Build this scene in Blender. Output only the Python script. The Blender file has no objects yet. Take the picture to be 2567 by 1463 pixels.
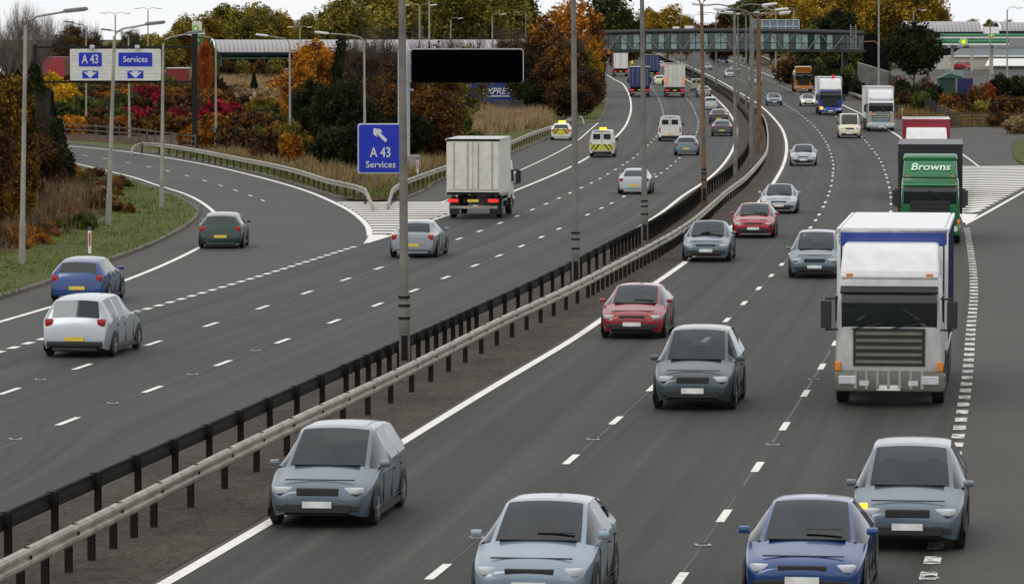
import bpy, bmesh, math, random
import numpy as np
from mathutils import Vector, Matrix
from mathutils.geometry import delaunay_2d_cdt
random.seed(7); rng = np.random.default_rng(7)
R = math.radians
sc = bpy.context.scene
COL = sc.collection

# ------------------------------------------------------------------ camera model (photo is 2567 x 1463)
PW, PH, F, YH, CZ = 2567.0, 1463.0, 11000.0, 80.0, 8.45
PITCH = math.atan((PH/2-YH)/F)
cp, sp = math.cos(PITCH), math.sin(PITCH)
ZT = [(0,-8.4),(60,-8.42),(100,-8.45),(183,-8.67),(240,-8.95),(297,-9.13),(340,-9.16),(386,-9.08),(450,-8.75),(550,-8.15),(700,-7.65),(1000,-7.3),(1500,-7.1),(4000,-7.0)]
_zx = np.array([a for a, b in ZT], float); _zy = np.array([b for a, b in ZT], float)+CZ
_gx = np.arange(0, 4001, 10.0); _g = np.interp(_gx, _zx, _zy)
for _ in range(12): _g[1:-1] = (_g[:-2]+2*_g[1:-1]+_g[2:])/4
_g = _g.tolist()
def zr(Y):
    i = min(max(Y/10.0, 0), 399.999); k = int(i); t = i-k
    return _g[k]*(1-t)+_g[k+1]*t
def ray(x, y):
    u = x-PW/2; v = -(y-PH/2)
    return u, F*cp+v*sp, -F*sp+v*cp
def G(x, y, h=0.0):
    """world point on the ground (raised by h) seen at photo pixel x, y"""
    dx, dy, dz = ray(x, y)
    Y = 200.0
    for _ in range(60):
        t = (zr(Y)+h-CZ)/dz
        if t <= 0: Y = 3000; break
        Y = 0.5*Y+0.5*min(dy*t, 3500)
    t = Y/dy
    return Vector((dx*t, Y, zr(Y)+h))
def A(x, y, Y):
    dx, dy, dz = ray(x, y); t = Y/dy
    return Vector((dx*t, Y, CZ+dz*t))
K = 1.0047

# ------------------------------------------------------------------ materials
def lin(c): return tuple((v/12.92 if v <= .04045 else ((v+.055)/1.055)**2.4) for v in c)
def hx(s): return lin(tuple(int(s[i:i+2], 16)/255 for i in (0, 2, 4)))
MATS = {}
def mat(name, col, rough=.6, metal=0, var=.12, scale=3.0, coat=0, emit=None, es=0, spec=.5, col2=None, bump=0, obj_rand=0):
    if name in MATS: return MATS[name]
    m = bpy.data.materials.new(name); m.use_nodes = True; nt = m.node_tree; N = nt.nodes; L = nt.links
    b = N['Principled BSDF']
    b.inputs['Roughness'].default_value = rough; b.inputs['Metallic'].default_value = metal
    b.inputs['Specular IOR Level'].default_value = spec
    if coat: b.inputs['Coat Weight'].default_value = coat; b.inputs['Coat Roughness'].default_value = .08
    tc = N.new('ShaderNodeTexCoord')
    no = N.new('ShaderNodeTexNoise'); no.inputs['Scale'].default_value = scale; no.inputs['Detail'].default_value = 5
    L.new(tc.outputs['Object'], no.inputs['Vector'])
    rp = N.new('ShaderNodeValToRGB')
    c2 = col2 or tuple(min(1, v*(1+var)) for v in col)
    rp.color_ramp.elements[0].position = .35; rp.color_ramp.elements[1].position = .65
    rp.color_ramp.elements[0].color = (*[v*(1-var) for v in col], 1) if not col2 else (*col, 1)
    rp.color_ramp.elements[1].color = (*c2, 1)
    L.new(no.outputs['Fac'], rp.inputs['Fac'])
    L.new(rp.outputs['Color'], b.inputs['Base Color'])
    if bump:
        bp = N.new('ShaderNodeBump'); bp.inputs['Strength'].default_value = bump
        L.new(no.outputs['Fac'], bp.inputs['Height']); L.new(bp.outputs['Normal'], b.inputs['Normal'])
    if emit: b.inputs['Emission Color'].default_value = (*emit, 1); b.inputs['Emission Strength'].default_value = es
    MATS[name] = m; return m

def asphalt(name, base, tracks=None, warm=1.0, patch=.25):
    m = bpy.data.materials.new(name); m.use_nodes = True; nt = m.node_tree; N = nt.nodes; L = nt.links
    b = N['Principled BSDF']; b.inputs['Roughness'].default_value = .72; b.inputs['Specular IOR Level'].default_value = .3
    geo = N.new('ShaderNodeNewGeometry')
    def noise(scale, det, mapping=None, src=None):
        n = N.new('ShaderNodeTexNoise'); n.inputs['Scale'].default_value = scale; n.inputs['Detail'].default_value = det
        s = src or geo.outputs['Position']
        if mapping:
            mp = N.new('ShaderNodeMapping'); mp.inputs['Scale'].default_value = mapping; L.new(s, mp.inputs['Vector']); s = mp.outputs['Vector']
        L.new(s, n.inputs['Vector']); return n
    def math_(op, a, bb, clamp=False):
        q = N.new('ShaderNodeMath'); q.operation = op; q.use_clamp = clamp
        for i, v in enumerate((a, bb)):
            if isinstance(v, (int, float)): q.inputs[i].default_value = v
            elif v is not None: L.new(v, q.inputs[i])
        return q.outputs[0]
    fine = noise(14, 3); med = noise(3.0, 5); big = noise(.09, 4); ag = noise(45, 2)
    v = math_('MULTIPLY_ADD', fine.outputs['Fac'], .9)
    v.node.inputs[2].default_value = .55
    v2 = math_('MULTIPLY_ADD', big.outputs['Fac'], patch*2); v2.node.inputs[2].default_value = 1-patch
    val = math_('MULTIPLY', v, v2)
    v3 = math_('MULTIPLY_ADD', med.outputs['Fac'], .4); v3.node.inputs[2].default_value = .8
    val = math_('MULTIPLY', val, v3)
    v4 = math_('MULTIPLY_ADD', ag.outputs['Fac'], .6); v4.node.inputs[2].default_value = .7
    val = math_('MULTIPLY', val, v4)
    if tracks:
        uv = N.new('ShaderNodeUVMap'); uv.uv_map = 'UVMap'
        t1 = noise(1.0, 3, (2.2, .010, 1), uv.outputs['UV'])
        t2 = noise(1.0, 4, (9.0, .05, 1), uv.outputs['UV'])
        a = math_('MULTIPLY_ADD', t1.outputs['Fac'], tracks*3.0); a.node.inputs[2].default_value = 1-tracks*1.5
        val = math_('MULTIPLY', val, a)
        a = math_('MULTIPLY_ADD', t2.outputs['Fac'], tracks*1.0); a.node.inputs[2].default_value = 1-tracks*.5
        val = math_('MULTIPLY', val, a)
        sx = N.new('ShaderNodeSeparateXYZ'); L.new(uv.outputs['UV'], sx.inputs[0])
        # polished wheel paths: cos profile twice per 3.65 m lane
        c = math_('COSINE', math_('MULTIPLY', sx.outputs[0], 4*math.pi/3.65), None)
        a = math_('MULTIPLY_ADD', c, -tracks*.22); a.node.inputs[2].default_value = 1.0
        val = math_('MULTIPLY', val, a)
    cr = N.new('ShaderNodeCombineColor')
    L.new(math_('MULTIPLY', val, base*warm), cr.inputs[0]); L.new(math_('MULTIPLY', val, base), cr.inputs[1]); L.new(math_('MULTIPLY', val, base*.93/warm), cr.inputs[2])
    L.new(cr.outputs[0], b.inputs['Base Color'])
    bp = N.new('ShaderNodeBump'); bp.inputs['Strength'].default_value = .25; bp.inputs['Distance'].default_value = .02
    L.new(ag.outputs['Fac'], bp.inputs['Height']); L.new(bp.outputs['Normal'], b.inputs['Normal'])
    return m

def leafmat(name, c1, c2, c3, scale=1.6):
    m = bpy.data.materials.new(name); m.use_nodes = True; nt = m.node_tree; N = nt.nodes; L = nt.links
    b = N['Principled BSDF']; b.inputs['Roughness'].default_value = .75; b.inputs['Specular IOR Level'].default_value = .15
    geo = N.new('ShaderNodeNewGeometry'); tc = N.new('ShaderNodeTexCoord'); oi = N.new('ShaderNodeObjectInfo')
    no = N.new('ShaderNodeTexNoise'); no.noise_dimensions = '4D'; no.inputs['Scale'].default_value = scale*2.2; no.inputs['Detail'].default_value = 3
    L.new(tc.outputs['Object'], no.inputs['Vector']); 
    mw = N.new('ShaderNodeMath'); mw.operation = 'MULTIPLY'; mw.inputs[1].default_value = 40; L.new(oi.outputs['Random'], mw.inputs[0]); L.new(mw.outputs[0], no.inputs['W'])
    ad = N.new('ShaderNodeMath'); ad.operation = 'MULTIPLY_ADD'; ad.inputs[1].default_value = .22
    L.new(geo.outputs['Random Per Island'], ad.inputs[0]); 
    s2 = N.new('ShaderNodeMath'); s2.operation = 'SUBTRACT'; s2.inputs[1].default_value = .11; L.new(no.outputs['Fac'], s2.inputs[0]); L.new(s2.outputs[0], ad.inputs[2])
    rp = N.new('ShaderNodeValToRGB'); e = rp.color_ramp.elements
    e[0].position = .36; e[0].color = (*c1, 1); e[1].position = .62; e[1].color = (*c3, 1); q = e.new(.48); q.color = (*c2, 1)
    L.new(ad.outputs[0], rp.inputs['Fac'])
    hs = N.new('ShaderNodeHueSaturation'); 
    hv = N.new('ShaderNodeMath'); hv.operation = 'MULTIPLY_ADD'; hv.inputs[1].default_value = .5; hv.inputs[2].default_value = .72
    L.new(oi.outputs['Random'], hv.inputs[0]); L.new(hv.outputs[0], hs.inputs['Value']); L.new(rp.outputs['Color'], hs.inputs['Color'])
    L.new(hs.outputs['Color'], b.inputs['Base Color'])
    tr = N.new('ShaderNodeBsdfTranslucent'); L.new(hs.outputs['Color'], tr.inputs['Color'])
    mx = N.new('ShaderNodeMixShader'); mx.inputs[0].default_value = .22
    L.new(b.outputs[0], mx.inputs[1]); L.new(tr.outputs[0], mx.inputs[2])
    L.new(mx.outputs[0], N['Material Output'].inputs['Surface'])
    return m

def groundmat(name, cols, scales=(.25, 1.6, 9)):
    m = bpy.data.materials.new(name); m.use_nodes = True; nt = m.node_tree; N = nt.nodes; L = nt.links
    b = N['Principled BSDF']; b.inputs['Roughness'].default_value = .9; b.inputs['Specular IOR Level'].default_value = .1
    geo = N.new('ShaderNodeNewGeometry'); prev = None
    for i, s in enumerate(scales):
        n = N.new('ShaderNodeTexNoise'); n.inputs['Scale'].default_value = s; n.inputs['Detail'].default_value = 6; n.inputs['Roughness'].default_value = .65
        L.new(geo.outputs['Position'], n.inputs['Vector'])
        r = N.new('ShaderNodeValToRGB'); r.color_ramp.elements[0].position = .4; r.color_ramp.elements[1].position = .6
        if i < 2:
            r.color_ramp.elements[0].color = (*cols[2*i], 1); r.color_ramp.elements[1].color = (*cols[2*i+1], 1)
        else:
            r.color_ramp.elements[0].color = (.45, .45, .45, 1); r.color_ramp.elements[1].color = (1.3, 1.3, 1.3, 1)
        L.new(n.outputs['Fac'], r.inputs['Fac'])
        if prev is None: prev = r.outputs[0]
        else:
            mx = N.new('ShaderNodeMix'); mx.data_type = 'RGBA'; mx.blend_type = 'MIX' if i == 1 else 'MULTIPLY'; mx.inputs[0].default_value = .5 if i == 1 else .85
            L.new(prev, mx.inputs[6]); L.new(r.outputs[0], mx.inputs[7]); prev = mx.outputs[2]
    L.new(prev, b.inputs['Base Color'])
    return m

M_road = asphalt('asphalt_shoulder', .050, None, 1.08, .35)
M_cl = asphalt('asphalt_left', .038, .6, 1.0, .25)
M_cr = asphalt('asphalt_right', .033, .6, 1.06, .3)
M_slip = asphalt('asphalt_slip', .056, .12, 1.0, .3)
M_med = groundmat('median_soil', [(.065,.05,.04), (.11,.09,.072), (.04,.033,.028), (.095,.078,.062)], (.3, 2.5, 14))
M_line = mat('road_paint', (.82,.79,.72), .6, 0, .14, 6)
def worn():
    m = mat('worn_road_paint', (.62,.60,.54), .6, 0, .1, 6); nt = m.node_tree; N = nt.nodes; L = nt.links
    geo = N.new('ShaderNodeNewGeometry'); n = N.new('ShaderNodeTexNoise'); n.inputs['Scale'].default_value = 5; n.inputs['Detail'].default_value = 4
    L.new(geo.outputs['Position'], n.inputs['Vector']); r = N.new('ShaderNodeValToRGB'); r.color_ramp.elements[0].position = .42; r.color_ramp.elements[1].position = .5
    r.color_ramp.elements[0].color = (.12,.118,.11,1); r.color_ramp.elements[1].color = (.72,.70,.64,1)
    L.new(n.outputs['Fac'], r.inputs['Fac']); L.new(r.outputs[0], N['Principled BSDF'].inputs['Base Color']); return m
M_worn = worn()
M_grass = groundmat('verge_grass', [(.055,.10,.015), (.11,.12,.03), (.035,.06,.012), (.16,.13,.05)])
M_dry = groundmat('scrub_ground', [(.09,.055,.02), (.05,.05,.016), (.04,.028,.012), (.15,.10,.045)])
M_leafy = groundmat('leaf_litter', [(.10,.05,.02), (.07,.04,.018), (.05,.03,.015), (.13,.08,.04)])
M_kerb = mat('kerb_concrete', (.12,.10,.085), .85, 0, .3, 2)
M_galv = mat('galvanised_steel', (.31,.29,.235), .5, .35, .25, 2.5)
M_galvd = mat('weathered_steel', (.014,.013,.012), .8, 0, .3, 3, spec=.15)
M_rust = mat('rusty_steel', (.055,.028,.018), .8, .1, .4, 4)
M_pole = mat('grey_column', (.17,.16,.14), .65, .2, .3, 1.2)
M_polel = mat('pale_column', (.30,.29,.25), .6, .2, .2, 1.2)
M_lampw = mat('lantern_shell', (.62,.62,.60), .45, 0, .08)
M_lampd = mat('lantern_dark', (.13,.13,.12), .5, 0, .2)
def seeglass(name, tint, gl=.0):
    m = bpy.data.materials.new(name); m.use_nodes = True; nt = m.node_tree; N = nt.nodes; L = nt.links; N.remove(N['Principled BSDF'])
    t = N.new('ShaderNodeBsdfTransparent'); t.inputs['Color'].default_value = (*tint, 1); g = N.new('ShaderNodeBsdfGlossy'); g.inputs['Roughness'].default_value = .03; g.inputs['Color'].default_value = (.9,.95,1,1)
    f = N.new('ShaderNodeFresnel'); f.inputs['IOR'].default_value = 1.6
    mx = N.new('ShaderNodeMixShader'); L.new(f.outputs[0], mx.inputs[0]); L.new(t.outputs[0], mx.inputs[1]); L.new(g.outputs[0], mx.inputs[2]); L.new(mx.outputs[0], N['Material Output'].inputs['Surface']); return m
M_glass = mat('dark_glass', (.012,.016,.018), .06, 0, .1, 1, spec=.8)
M_glassm = mat('reflecting_glass', (.018,.026,.032), .04, 0, .1, 1, spec=1)
M_glassm = seeglass('tinted_car_glass', (.42,.47,.48))
M_tyre = mat('tyre_rubber', (.012,.012,.012), .85, 0, .2)
M_rim = mat('alloy_rim', (.35,.36,.37), .35, .6, .1)
M_black = mat('black_plastic', (.015,.015,.015), .55, 0, .2)
M_hl = mat('headlamp_glass', (.55,.57,.58), .12, 0, .1, 8)
M_hlon = mat('headlamp_lit', (.8,.7,.5), .3, emit=(1,.75,.4), es=2.5)
M_amb = mat('amber_lamp', (.9,.35,.03), .3, emit=(1,.35,.02), es=3)
M_ambf = mat('amber_lens', (.7,.22,.02), .3)
M_amby = mat('amber_beacon_lit', (1,.6,.05), .3, emit=(1,.55,.02), es=4)
M_red = mat('tail_lamp', (.35,.012,.012), .25)
M_redon = mat('tail_lamp_lit', (.5,.02,.02), .3, emit=(1,.03,.03), es=.7)
M_plw = mat('white_plate', (.75,.75,.72), .4)
M_ply = mat('yellow_plate', (.75,.55,.06), .4)
M_chr = mat('bright_metal', (.55,.55,.56), .25, .9, .05)
M_white = mat('white_paint', (.78,.78,.76), .35, 0, .05, coat=.4)
M_conc = mat('concrete', (.27,.25,.21), .85, 0, .2, 2)
M_blue = mat('sign_blue', (.004,.018,.42), .4, 0, .06)
M_signw = mat('sign_white', (.60,.62,.66), .45, 0, .03)
M_signbg = mat('sign_panel_white', (.62,.63,.58), .5, 0, .06, 1.5)
def paint(name, hexs, metal=.3):
    return mat('paint_'+name, hx(hexs), .3, metal, .05, 2, coat=.8)

# ------------------------------------------------------------------ mesh builder
class MB:
    def __init__(s): s.v = []; s.f = []; s.m = []; s.uv = None
    def add(s, vs, fs, mi=0):
        o = len(s.v); s.v += [tuple(v) for v in vs]; s.f += [tuple(i+o for i in f) for f in fs]; s.m += [mi]*len(fs); return s
    def box(s, c, d, mi=0, bev=0, rot=None, taper=None):
        if bev > 0:
            bm = bmesh.new(); bmesh.ops.create_cube(bm, size=1)
            for v in bm.verts:
                v.co = Vector((v.co.x*d[0], v.co.y*d[1], v.co.z*d[2]))
                if taper and v.co.z > 0: v.co.x *= taper[0]; v.co.y *= taper[1]
            bmesh.ops.bevel(bm, geom=bm.edges[:], offset=bev, segments=2, affect='EDGES', profile=.5)
            vs = [v.co.copy() for v in bm.verts]; bm.verts.index_update(); fs = [[v.index for v in f.verts] for f in bm.faces]; bm.free()
        else:
            x, y, z = [q/2 for q in d]; tx, ty = taper or (1, 1)
            vs = [Vector(p) for p in ((-x,-y,-z),(x,-y,-z),(x,y,-z),(-x,y,-z),(-x*tx,-y*ty,z),(x*tx,-y*ty,z),(x*tx,y*ty,z),(-x*tx,y*ty,z))]
            fs = [(0,3,2,1),(4,5,6,7),(0,1,5,4),(1,2,6,5),(2,3,7,6),(3,0,4,7)]
        if rot is not None: vs = [rot @ v for v in vs]
        c = Vector(c); return s.add([v+c for v in vs], fs, mi)
    def tube(s, pts, rad, n=8, mi=0, cap=True):
        pts = [Vector(p) for p in pts]; rad = rad if isinstance(rad, (list, tuple)) else [rad]*len(pts)
        vs = []; fs = []; up = Vector((0,0,1))
        for i, p in enumerate(pts):
            d = (pts[min(i+1, len(pts)-1)]-pts[max(i-1, 0)]).normalized()
            a = d.cross(up if abs(d.z) < .9 else Vector((1,0,0))).normalized(); b = a.cross(d)
            for k in range(n):
                t = 2*math.pi*k/n; vs.append(p+(a*math.cos(t)+b*math.sin(t))*rad[i])
        for i in range(len(pts)-1):
            for k in range(n):
                k2 = (k+1) % n; fs.append((i*n+k, (i+1)*n+k, (i+1)*n+k2, i*n+k2))
        if cap: fs.append(tuple(range(n))); fs.append(tuple(range((len(pts)-1)*n+n-1, (len(pts)-1)*n-1, -1)))
        return s.add(vs, fs, mi)
    def sweep(s, pts, prof, mi=0, up=0):
        """prof: list of (side, z) swept along world polyline, side to the right of travel"""
        n = len(prof); vs = []; fs = []
        for i, p in enumerate(pts):
            d = (pts[min(i+1, len(pts)-1)]-pts[max(i-1, 0)]); d.z = 0; d.normalize(); r = Vector((d.y, -d.x, 0))
            for a, z in prof: vs.append(p+r*a+Vector((0,0,z)))
        for i in range(len(pts)-1):
            for k in range(n):
                k2 = (k+1) % n; fs.append((i*n+k, i*n+k2, (i+1)*n+k2, (i+1)*n+k))
        fs.append(tuple(range(n-1, -1, -1))); fs.append(tuple((len(pts)-1)*n+k for k in range(n)))
        return s.add(vs, fs, mi)
    def prism(s, poly, t, c=(0,0,0), mi=0):
        """poly in XZ plane, thickness t in Y centred at c"""
        n = len(poly); c = Vector(c)
        vs = [c+Vector((a, -t/2, b)) for a, b in poly]+[c+Vector((a, t/2, b)) for a, b in poly]
        fs = [tuple(range(n)), tuple(range(2*n-1, n-1, -1))]+[(i, i+n, (i+1) % n+n, (i+1) % n) for i in range(n)]
        return s.add(vs, fs, mi)
def fixnorm(me):
    bm = bmesh.new(); bm.from_mesh(me); bmesh.ops.recalc_face_normals(bm, faces=bm.faces[:]); bm.to_mesh(me); bm.free()
def obj(name, mb, mats, parent=None, smooth=False, loc=None, norm=True):
    me = bpy.data.meshes.new(name); me.from_pydata(mb.v, [], mb.f)
    for m in (mats if isinstance(mats, (list, tuple)) else [mats]): me.materials.append(m)
    if any(mb.m): me.polygons.foreach_set('material_index', mb.m)
    if mb.uv is not None:
        ul = me.uv_layers.new(name='UVMap'); d = []
        for p in me.polygons:
            for vi in p.vertices: d += list(mb.uv[vi])
        ul.data.foreach_set('uv', d)
    if norm and len(mb.f) < 60000: fixnorm(me)
    if smooth:
        bm = bmesh.new(); bm.from_mesh(me)
        for f in bm.faces: f.smooth = True
        for e in bm.edges:
            if len(e.link_faces) == 2 and e.calc_face_angle(0) > R(38): e.smooth = False
        bm.to_mesh(me); bm.free()
    me.update()
    o = bpy.data.objects.new(name, me); COL.objects.link(o)
    if parent: o.parent = parent
    if loc is not None: o.location = loc
    return o
def tag(o, label, cat, group=None):
    o['label'] = label; o['category'] = cat
    if group: o['group'] = group
    return o
def thing(name, label, cat, loc=(0,0,0), rz=0, group=None):
    o = bpy.data.objects.new(name, None); COL.objects.link(o); o.location = loc; o.rotation_euler = (0,0,rz); o.empty_display_size = .3
    return tag(o, label, cat, group)
def struct(name, mb, m, **k):
    o = obj(name, mb, m, **k); o['kind'] = 'structure'; return o
def dup(root, loc, rz, label=None, group=None, scale=None, mats=None):
    r = root.copy(); COL.objects.link(r); r.location = loc; r.rotation_euler = (0,0,rz)
    if label: r['label'] = label
    if group: r['group'] = group
    if scale: r.scale = scale
    for ch in list(root.children):
        c = ch.copy(); COL.objects.link(c); c.parent = r
        for g in ch.children:
            d = g.copy(); COL.objects.link(d); d.parent = c
    return r

# ------------------------------------------------------------------ traced polylines
def wl(px, h=0, step=3.0, it=3):
    P = [G(x, y, h) for x, y in px]
    P = [p-Vector((0,0,h)) for p in P]
    out = []
    for i in range(len(P)-1):
        p0 = P[max(i-1, 0)]; p1 = P[i]; p2 = P[i+1]; p3 = P[min(i+2, len(P)-1)]
        n = max(1, int((p2-p1).length/step))
        for k in range(n):
            t = k/n
            q = .5*((2*p1)+(p2-p0)*t+(2*p0-5*p1+4*p2-p3)*t*t+(3*p1-p0-3*p2+p3)*t**3)
            out.append(q)
    out.append(P[-1])
    for _ in range(it):
        out = [out[0]]+[(out[i-1]+2*out[i]+out[i+1])/4 for i in range(1, len(out)-1)]+[out[-1]]
    for q in out: q.z = zr(q.y)
    return out
def resample(pl, step):
    out = [pl[0].copy()]; acc = 0; tgt = step
    for a, b in zip(pl[:-1], pl[1:]):
        d = (b-a).length
        while acc+d >= tgt and d > 0:
            out.append(a.lerp(b, (tgt-acc)/d)); tgt += step
        acc += d
    return out
def nearest(pl, q):
    best = (1e18, None, None)
    for a, b in zip(pl[:-1], pl[1:]):
        d = b-a; dd = d.x*d.x+d.y*d.y
        if dd == 0: continue
        t = min(max(((q.x-a.x)*d.x+(q.y-a.y)*d.y)/dd, 0), 1); p = a+d*t
        e = (p.x-q.x)**2+(p.y-q.y)**2
        if e < best[0]: best = (e, p, d.normalized())
    return best
def offset(pl, off):
    out = []
    for i, p in enumerate(pl):
        d = (pl[min(i+1, len(pl)-1)]-pl[max(i-1, 0)]); d.z = 0; d.normalize()
        q = p+Vector((d.y, -d.x, 0))*off; q.z = zr(q.y); out.append(q)
    return out
def lift(pl, z): return [p+Vector((0,0,z)) for p in pl]

LE_px = [(-500,1040),(20.8,875),(173,831),(336,784),(506,735),(691,680.5),(913,611),(1003,583),(1071,556.5),(1166,525),(1265.6,488.5),(1400,433),(1467,399),(1520,361),(1543,344.5),(1565,320),(1576,298),(1582,272),(1577.5,240),(1562,212),(1539,199),(1517,186),(1490,172),(1455,160),(1400,148),(1330,139)]
FB_px = [(-420,1480),(8,1290),(210,1199),(421,1111),(631,1018),(900,900),(1130,798),(1350,698),(1467,639),(1548,596),(1622,560),(1715,502),(1771,457),(1810,432),(1842.6,405),(1864.6,377.5),(1878,350),(1881,320),(1877,295),(1864.6,276),(1845,254),(1810,226),(1766,201.6),(1713.5,177),(1672,156),(1645,144),(1618,134),(1580,125),(1530,119)]
NB_px = [(-360,1600),(0,1410),(210,1307),(421,1208),(631,1098),(900,976),(1100,878),(1240,806),(1437,714),(1570,645),(1660,598),(1730,555),(1801,495.6),(1823,476),(1864.6,446),(1892,418.7),(1917,388),(1923.7,369),(1925,339),(1922,314),(1917,298),(1908.6,285),(1892,266),(1845,233),(1766,190),(1710,164),(1670,147),(1640,134),(1600,124),(1550,118)]
MR_px = [(-300,1860),(421,1460),(631,1334),(850,1208),(1060.5,1077),(1271,949),(1439,850),(1523,790.5),(1690,677.7),(1792,602),(1850,556),(1909,500),(1947,446),(1966,407.7),(1971.8,374.7),(1969,347),(1958,319.8),(1933,289.6),(1908.6,267.6),(1884,250),(1851,231),(1790,196),(1720,163),(1674.6,145),(1645,133),(1600,122)]
D_px = [(-400,1285),(167.5,1056.3),(383.9,976.3),(558.6,910.6),(709.3,855.05),(838,806),(946,764),(1039,728.4),(1117.2,695.9),(1190.2,665.9),(1251.4,641.2),(1308.8,617.1),(1357,594.5),(1403,574),(1439,554),(1474,538.5),(1507,522),(1534,509.5),(1592,477),(1645,443),(1673,423),(1693.7,405),(1716,384),(1736,357),(1746.5,334),(1750.6,311.5),(1749,298),(1743.7,284),(1738,270),(1728.6,255),(1719,245.6),(1698,227),(1660,199),(1622,173),(1585,150),(1545,135)]
E_px = [(-400,1125),(206.3,919.5),(383,860.5),(530,814),(658,771),(769.8,733.6),(866.9,700.8),(949.7,672.7),(1028.2,645.8),(1091.6,620.2),(1150,598.9),(1203.8,579.7),(1253.5,559.6),(1296.5,542),(1334.5,525.9),(1369.7,511.4),(1429,484),(1482.7,459),(1523,436.8),(1555,417.6),(1583,399.5),(1605.5,382),(1622,367),(1642,347),(1655,325),(1662.7,300),(1662,280),(1655.8,259),(1649,243),(1634,222),(1608,198),(1570,173),(1524,151),(1480,139)]
B_px = [(600,1830),(1100.1,1433.2),(1286.6,1275.3),(1431.5,1151.9),(1545.6,1054.2),(1635.3,972.9),(1708,905),(1771.3,851.7),(1822,802.3),(1865.9,760.2),(1902,723.2),(1933.9,691),(1960.4,663.2),(1983,636),(2017.8,590.4),(2044.7,552.5),(2064,519),(2076,491),(2084,465.4),(2088,434),(2089,410),(2085.6,396.6),(2080.5,379),(2067,350),(2043.8,320),(2017.9,297),(1992,277),(1972,264),(1917,233),(1860,202),(1800,174),(1740,149),(1690,134)]
A_px = [(1500,1735),(1703,1455),(1815.5,1293.3),(1899.3,1170.8),(1967.9,1068.9),(2019.3,986.4),(2060.5,919.5),(2094.6,860.9),(2133,785),(2170,710),(2200,645),(2220,595),(2229.4,558.7),(2233.7,524),(2233.7,495.7),(2231,478),(2226,456.8),(2215,419.7),(2199.6,391),(2175,360.5),(2162,346),(2132,319),(2092,291),(2042,260),(1992,232),(1930,202),(1860,172),(1790,145),(1740,132)]
RE_px = [(2265,1640),(2328,1460),(2355.7,1325.7),(2389.8,1163.6),(2405,1077),(2416.7,1003.7),(2426.8,930),(2434.7,811.6),(2441,758.7),(2441,705.9),(2437.6,657.8),(2429,605),(2421.8,564),(2403,520),(2375,460),(2330,398),(2260,347.6),(2237,331.7),(2162,288),(2113,264),(2046.7,233.6),(1974.7,206),(1905,181),(1845.8,159),(1770,132),(1700,118)]
SO_px = [(-500,950),(0,807),(189,752),(264,722),(378,678.7),(453,644.7),(525,607),(551.6,580),(555,557.8),(540,535),(502,505),(453,482),(400,467),(340,446),(279.6,431),(230,420),(150,402),(0,378),(-200,360)]
SR_px = [(-200,340),(0,352),(100,359),(177.6,367),(279.6,376),(400,393),(510,412),(604.5,433),(700,458),(777,482),(848,513),(885,533),(913,556.5),(928.7,578),(927,592)]
SD_px = [(100,376),(177.6,384.8),(219,390),(263.7,398),(321,409),(373,418.8),(421,429),(469.6,441),(513,453),(552.7,465.6),(592,477.7),(628,491),(659,503)]
LE = wl(LE_px); FB = wl(FB_px, .72); NB = wl(NB_px, .72); MR = wl(MR_px); LD = wl(D_px); LEd = wl(E_px); LB = wl(B_px); LA = wl(A_px); RE = wl(RE_px); SO = wl(SO_px); SR = wl(SR_px); SD = wl(SD_px)
ML = offset(FB, -1.25)

# ------------------------------------------------------------------ ground, roads
mb = MB(); xs = [-1500,-700,-400]+list(range(-300, 301, 20))+[400,700,1500]; ys = [-60,0]+list(range(20, 800, 15))+list(range(800, 4001, 100))
vs = [(x, y, zr(y)-.25) for y in ys for x in xs]; nx = len(xs)
mb.add(vs, [(j*nx+i, j*nx+i+1, (j+1)*nx+i+1, (j+1)*nx+i) for j in range(len(ys)-1) for i in range(nx-1)])
struct('ground', mb, M_dry)
mb = MB(); xs = list(range(-120, 141, 10)); ys = [0]+list(range(20, 1800, 6)); nx = len(xs)
mb.add([(x, y, zr(y)) for y in ys for x in xs], [(j*nx+i, j*nx+i+1, (j+1)*nx+i+1, (j+1)*nx+i) for j in range(len(ys)-1) for i in range(nx-1)])
struct('road', mb, M_road)

def ribbon(name, L_, R_, m, z, nc=8):
    L_ = resample(L_, 3.0); mb = MB(); mb.uv = []
    s = 0; rows = []
    for i, p in enumerate(L_):
        if i: s += (p-L_[i-1]).length
        q = nearest(R_, p)[1]; w = math.hypot(q.x-p.x, q.y-p.y)
        for k in range(nc+1):
            t = k/nc; v = p.lerp(q, t); mb.v.append((v.x, v.y, zr(v.y)+z)); mb.uv.append((t*w, s))
    n = nc+1
    for i in range(len(L_)-1):
        for k in range(nc): mb.f.append((i*n+k, i*n+k+1, (i+1)*n+k+1, (i+1)*n+k)); mb.m.append(0)
    return struct(name, mb, m)
ribbon('carriageway', ML, LE, M_cl, .004)
ribbon('carriageway', RE, MR, M_cr, .004)
ribbon('slip_road', SO, SR+[G(1003,583)]+LE[:1], M_slip, .002) if False else None
sl = wl([(-500,1040),(20.8,875),(173,831),(336,784),(506,735),(691,680.5),(913,611)])
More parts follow.
